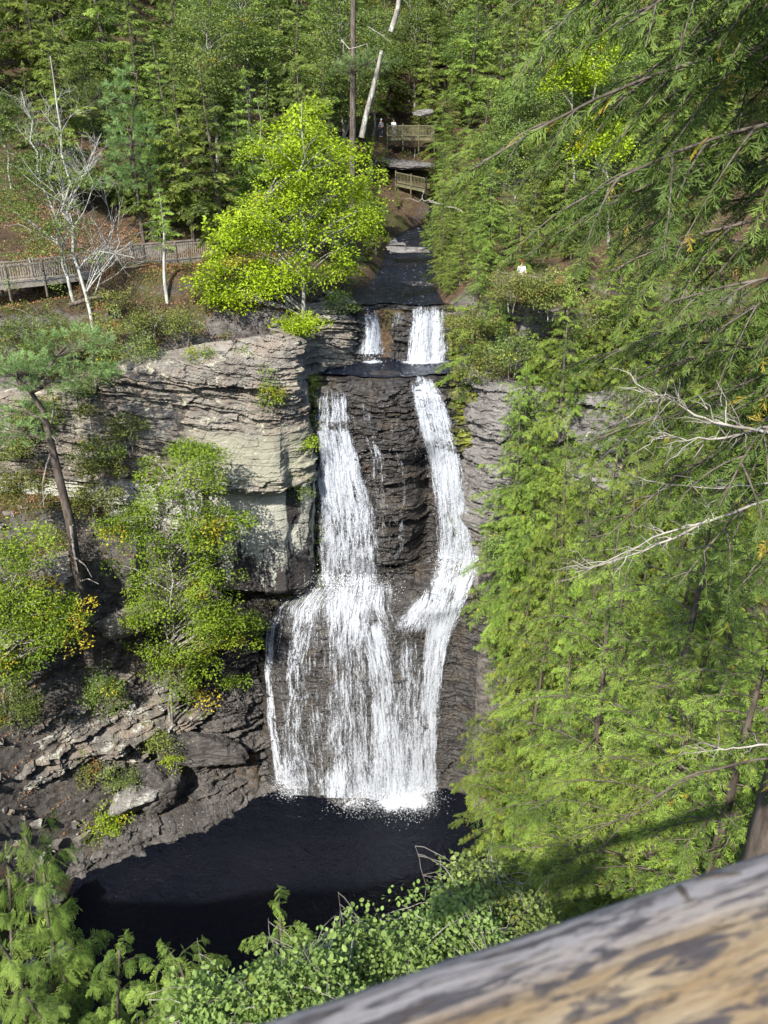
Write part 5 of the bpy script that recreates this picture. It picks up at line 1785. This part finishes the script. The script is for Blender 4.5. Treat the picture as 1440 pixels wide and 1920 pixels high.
# --- people, small in the distance
M['skin'] = NT('skin').base((0.45, 0.27, 0.19), 0.6)
M['white_cloth'] = NT('white_cloth').base((0.75, 0.75, 0.76), 0.9)
M['grey_cloth'] = NT('grey_cloth').base((0.16, 0.17, 0.20), 0.9)
M['dark_cloth'] = NT('dark_cloth').base((0.03, 0.035, 0.05), 0.9)
M['red_cloth'] = NT('red_cloth').base((0.55, 0.04, 0.03), 0.9)
M['hair'] = NT('hair').base((0.03, 0.02, 0.015), 0.7)


def skin_obj(name, pts, edges, rad, mat, parent):
    me = bpy.data.meshes.new(name)
    me.from_pydata(pts, edges, [])
    o = put(name, me, mat, parent)
    md = o.modifiers.new('skin', 'SKIN')
    sv = me.skin_vertices[0].data
    for i, ra in enumerate(rad):
        sv[i].radius = (ra, ra) if not isinstance(ra, tuple) else ra
    sv[0].use_root = True
    o.modifiers.new('smooth', 'SUBSURF').levels = 1
    o.modifiers['smooth'].render_levels = 2
    return o


def person(label, loc, rz, shirt, trousers, hat=None, bend=0.0):
    t = thing('person', label, 'person', loc, rz)
    b = bend
    P = [(0, 0, .95), (0, -.02 - b * .3, 1.15), (0, -.03 - b * .6, 1.38), (0, -.03 - b * .7, 1.50), (0, -.05 - b * .8, 1.60), (0, -.05 - b * .85, 1.70)]
    R = [(.15, .10), (.14, .10), (.17, .10), .055, .085, .075]
    E = [(0, 1), (1, 2), (2, 3), (3, 4), (4, 5)]
    for s in (-1, 1):
        n = len(P)
        P += [(s * .19, -.03 - b * .6, 1.40), (s * .25, -.02 - b * .7, 1.15), (s * .22, -.22 - b, 1.02), (s * .18, -.32 - b, 1.06)]
        R += [.06, .048, .038, .03]
        E += [(2, n), (n, n + 1), (n + 1, n + 2), (n + 2, n + 3)]
        for k in range(4):
            P.append((s * (.18 + .02 * (k - 1.5)), -.40 - b - .01 * k, 1.07 - .012 * k))
            R.append(.009)
            E.append((n + 3, len(P) - 1))
        P.append((s * .13, -.36 - b, 1.09))
        R.append(.010)
        E.append((n + 3, len(P) - 1))
        n = len(P)
        P += [(s * .10, 0, .88), (s * .11, -.01, .48), (s * .11, .02, .08), (s * .12, -.14, .03)]
        R += [.085, .06, .045, .035]
        E += [(0, n), (n, n + 1), (n + 1, n + 2), (n + 2, n + 3)]
    skin_obj('body', P, E, R, M['skin'], t)
    i = [2, 1, 0]
    SPt = [P[2], P[1], P[0]] + [P[6], P[7], P[19], P[20]]
    skin_obj('shirt', SPt, [(0, 1), (1, 2), (0, 3), (3, 4), (0, 5), (5, 6)], [(.185, .125), (.165, .125), (.17, .125), .08, .065, .08, .065], shirt, t)
    SPt = [P[0], P[15], P[16], P[17], P[28], P[29], P[30]]
    skin_obj('trousers', SPt, [(0, 1), (1, 2), (2, 3), (0, 4), (4, 5), (5, 6)], [(.16, .115), .105, .078, .065, .105, .078, .065], trousers, t)
    hd = np.array(P[5])
    skin_obj('cap' if hat else 'hair', [tuple(hd + [0, .015, .015]), tuple(hd + [0, .03, .05]), tuple(hd + [0, -.10, .01] if hat else hd + [0, .05, -.05])], [(0, 1), (0, 2)], [.092, .07, .03 if hat else .08], hat or M['hair'], t)


pp = W(976, 512, 47.2)
person('person in a red cap and white shirt leaning on the right boardwalk rail', (pp[0] + .1, 47.9, 34.4), .5, M['white_cloth'], M['dark_cloth'], M['red_cloth'], .12)
pp = W(738, 245, DY + 1)
person('person in a white shirt standing on the far viewing deck', (pp[0], DY + .9, dz + .03), .2, M['white_cloth'], M['grey_cloth'])
pp = W(715, 245, DY + 1)
person('person in dark clothes and a white hat on the far viewing deck', (pp[0], DY + 1.2, dz + .03), -.4, M['grey_cloth'], M['dark_cloth'], M['white_cloth'])

# --- leaf litter and low plants
q = np.random.default_rng(21)
n = 42000
x = q.uniform(-30, -6, n)
y = q.uniform(36, 62, n)
z = H(x, y)
cl = fbm(x * .35, y * .35, 0, 3, 6)
k = (cl + .5 * q.random(n) > .08) & (z > .6)
x, y, z = x[k], y[k], z[k]
V, F = scatter_tris(np.c_[x, y, z + .05], .04 + .04 * q.random(len(x)), q)
_t = NT('fallen_leaves')
M['litter'] = _t.base(_t.mix(_t.noise(_t.pos(), 7.0, 3), (0.12, 0.06, 0.03), (0.34, 0.19, 0.09)), 0.9, .1)
tag(put('leaf_litter', mesh_np('leaf_litter', V, F), M['litter']), kind='stuff')
n = 900
x, y = q.uniform(-28, -10, n), q.uniform(31, 47, n)
z = H(x, y)
k = (z > .4) & (z < 22) & (fbm(x * .5, y * .5, 0, 3, 36) > -.12)
x, y, z = x[k], y[k], z[k]
cube = np.array([[-1, -1, -1], [1, -1, -1], [1, 1, -1], [-1, 1, -1], [-1, -1, 1], [1, -1, 1], [1, 1, 1], [-1, 1, 1]], float) * .5
cf = np.array([[0, 3, 2, 1], [4, 5, 6, 7], [0, 1, 5, 4], [1, 2, 6, 5], [2, 3, 7, 6], [3, 0, 4, 7]])
V = cube[None] * (1 + .45 * q.normal(size=(len(x), 8, 3)).clip(-1, 1)) * (.12 + .5 * q.random((len(x), 1, 1)) ** 3) * np.array([1.4, 1.0, .55])
a = q.random(len(x)) * 6.28
V = np.stack([V[..., 0] * np.cos(a)[:, None] - V[..., 1] * np.sin(a)[:, None], V[..., 0] * np.sin(a)[:, None] + V[..., 1] * np.cos(a)[:, None], V[..., 2]], -1) + np.stack([x, y, z + .03], -1)[:, None]
tag(put('rubble', mesh_np('rubble', V.reshape(-1, 3), (cf[None] + 8 * np.arange(len(x))[:, None, None]).reshape(-1, 4)), M['rock_mid']), kind='stuff')
n = 700
x = q.uniform(-29, -6, n)
y = q.uniform(37, 61, n)
z = H(x, y)
k = (z > 1.5) & (fbm(x * .3, y * .3, 0, 3, 16) > -.05)
x, y, z = x[k], y[k], z[k]
n = len(x)
v = stamp(SM, np.c_[x, y, z + .12], np.c_[q.normal(size=(n, 2)), np.zeros(n)], np.c_[q.normal(size=(n, 2)) * .3, np.ones(n)], .35 + .45 * q.random(n), q.random(n), q, (q.random(n) < .25).astype(float))
tag(put('ground_cover', mesh_np('ground_cover', *v[:2], False, v[2]), M['olive']), kind='stuff')

# --- the near edge: shrubs and saplings below the rail, then the log rail
LEAF_N = [leaf_tpl(60 + i, 44, .17, .06, .028, .75, 1.15, True) for i in range(4)]


def near_shrub(label, px, py, Y, rx, ry, n, seed, mat='shrub', dy=.5):
    ft = (px + 15, py + ry * 1.1 + 60, Y)
    px_tree(label, ft, [(px, py, rx, ry, 2), (px - rx * .5, py + ry * .4, rx * .6, ry * .6, 1), (px + rx * .5, py + ry * .3, rx * .6, ry * .6, 1)], n, seed, LEAF_N, M[mat], 'shrub', Y, 5, .008, .008, (.7, 1.25), 'shrub', dy, 'stem')


for i, a in enumerate((
        ('leafy shrub with round leaves just above the middle of the log rail', 690, 1790, 3.3, 110, 60, 85),
        ('tall leafy shrub with round leaves reaching over the pool right of the middle', 830, 1735, 3.6, 95, 85, 95),
        ('leafy shrub tops standing highest against the dark pool', 880, 1650, 4.0, 50, 45, 30),
        ('low leafy shrub just above the lower end of the log rail', 560, 1850, 2.9, 100, 50, 80),
        ('leafy shrub between the saplings and the round leaved shrubs', 430, 1885, 2.8, 90, 45, 60),
        ('dark leafy shrub behind the log rail under the right hemlocks', 955, 1715, 3.9, 60, 45, 45))):
    near_shrub(*a, seed=800 + i)
SAPK = [Kind('hemlock_sapling', 'sapling', *hemlock(500 + i, 1.6, .42, TPL_NEAR, .08, 22, .045, .20, .12, lean=.14, r0=.006), M['bark'], M['sapling'], 1.6, 'stem') for i in range(2)]
q = np.random.default_rng(31)
for i, (px, py, Y, h, lab) in enumerate((
        (92, 1590, 3.9, 1.4, 'feathery hemlock sapling reaching highest at the lower left edge'),
        (18, 1650, 3.7, 1.4, 'feathery hemlock sapling at the left edge above the pool'),
        (-30, 1700, 3.5, 1.4, 'light hemlock sapling cut by the left edge'),
        (40, 1790, 3.2, 1.2, 'hemlock sapling at the lower left corner'),
        (190, 1835, 3.1, 1.2, 'hemlock sapling left of the bottom pair of saplings'),
        (265, 1815, 3.2, 1.3, 'hemlock sapling at the bottom edge left of the middle'),
        (395, 1785, 3.3, 1.4, 'hemlock sapling with a pointed tip against the dark pool'),
        (482, 1765, 3.4, 1.4, 'slender hemlock sapling nearest the round leaved shrubs'),
        (110, 1870, 2.9, 1.1, 'low hemlock sapling at the bottom left'),
        (330, 1855, 3.0, 1.1, 'low hemlock sapling between the two pointed saplings'),
        (440, 1850, 3.1, 1.1, 'low hemlock sapling at the bottom edge beside the leafy shrub'),
        (230, 1890, 2.8, 1.0, 'lowest hemlock sapling at the bottom edge'))):
    p = W(px, py, Y)
    hh = max(h * .8, p[2] - H1(p[0], p[1]))
    SAPK[i % 2].at(p[0], p[1], hh, q.random() * 6, lab, None, w=min(.95, 1.0 * h / hh))

mid = W(980, 1757, .317 + .02)
D_ = unit(np.array([0.942, 0.335, 0.0]))
vw = unit(mid - np.array([0, 0, CZ]))
RL = .078
nrm = unit(np.cross(D_, vw))
if nrm[2] > 0:
    nrm = -nrm
axc = mid + nrm * RL
ns, na = 620, 72
s_ = np.linspace(-1.7, 6.0, ns)
a_ = np.linspace(0, 2 * np.pi, na, endpoint=False)
S_, A_ = np.meshgrid(s_, a_, indexing='ij')
Rr = RL * (1 + .035 * fbm(S_ * 1.2, np.cos(A_) * 1.2, np.sin(A_) * 1.2, 4, 3) + .012 * fbm(S_ * 3, np.cos(A_) * 14, np.sin(A_) * 14, 3, 5))
U_ = np.array([0, 0, 1.0])
B_ = np.cross(D_, U_)
V = D_ * S_[..., None] + (B_ * np.cos(A_)[..., None] + U_ * np.sin(A_)[..., None]) * Rr[..., None]
i = np.arange(ns * na).reshape(ns, na)
j = np.roll(i, -1, 1)
F = np.stack([i[:-1], i[1:], j[1:], j[:-1]], -1).reshape(-1, 4)


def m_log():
    t = NT('worn_shaded_log')
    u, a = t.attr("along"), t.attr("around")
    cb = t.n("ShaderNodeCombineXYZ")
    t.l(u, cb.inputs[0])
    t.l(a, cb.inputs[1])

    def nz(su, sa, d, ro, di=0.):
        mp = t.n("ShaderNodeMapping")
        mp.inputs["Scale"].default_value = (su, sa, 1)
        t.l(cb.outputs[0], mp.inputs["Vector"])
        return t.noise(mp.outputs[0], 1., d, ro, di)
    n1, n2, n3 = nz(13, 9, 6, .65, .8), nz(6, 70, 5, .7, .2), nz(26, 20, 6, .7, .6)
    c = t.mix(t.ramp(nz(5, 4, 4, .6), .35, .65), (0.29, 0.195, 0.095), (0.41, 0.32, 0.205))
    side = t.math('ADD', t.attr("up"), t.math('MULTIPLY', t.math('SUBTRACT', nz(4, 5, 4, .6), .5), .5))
    c = t.mix(t.ramp(side, -.58, -.86), c, (0.36, 0.335, 0.325))  # pale sky sheen on the far upper side, painted as grey
    c = t.mix(t.ramp(side, -.18, .05), c, (0.060, 0.038, 0.022))  # shade on the near underside, painted as dark brown
    c = t.mix(t.ramp(n1, .49, .58, 0, .92), c, (0.060, 0.056, 0.064))  # dark blotches: weather stains with leaf dapple shade painted in
    c = t.mix(t.ramp(n3, .55, .64, 0, .85), c, (0.07, 0.05, 0.035))  # finer brown blotches, stains and painted dapple alike
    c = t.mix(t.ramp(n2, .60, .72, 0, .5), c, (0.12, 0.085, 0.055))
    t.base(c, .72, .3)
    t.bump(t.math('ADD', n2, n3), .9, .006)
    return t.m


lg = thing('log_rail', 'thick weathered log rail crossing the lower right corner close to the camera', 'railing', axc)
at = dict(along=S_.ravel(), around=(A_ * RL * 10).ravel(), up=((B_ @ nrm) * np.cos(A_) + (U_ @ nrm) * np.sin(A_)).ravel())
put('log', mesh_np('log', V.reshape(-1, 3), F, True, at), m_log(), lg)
q = np.random.default_rng(3)
cut = []
for s0, a0, ln, ang in ((.10, 2.2, .03, 1.2), (.13, 2.25, .03, -.5), (.20, 2.3, .035, 1.3), (.215, 2.12, .02, .1), (.30, 2.4, .035, .9), (.33, 2.35, .03, -.8), (.37, 2.5, .03, 1.4), (.02, 2.6, .03, 1.1), (-.05, 2.7, .03, -.6), (.42, 2.2, .05, .3)):
    k = np.linspace(-.5, .5, 6)
    ss, aa = s0 + ln * k * math.cos(ang), a0 + (ln * k * math.sin(ang)) / RL
    rr = RL * 1.0
    P = D_ * ss[:, None] + (B_ * np.cos(aa)[:, None] + U_ * np.sin(aa)[:, None]) * rr
    V, F = tubes([(P, np.array([.0008, .0022, .0028, .0028, .0022, .0008]))], 5)
    put('carved_mark', mesh_np('carved_mark', V, F, True), M['bark'], lg)
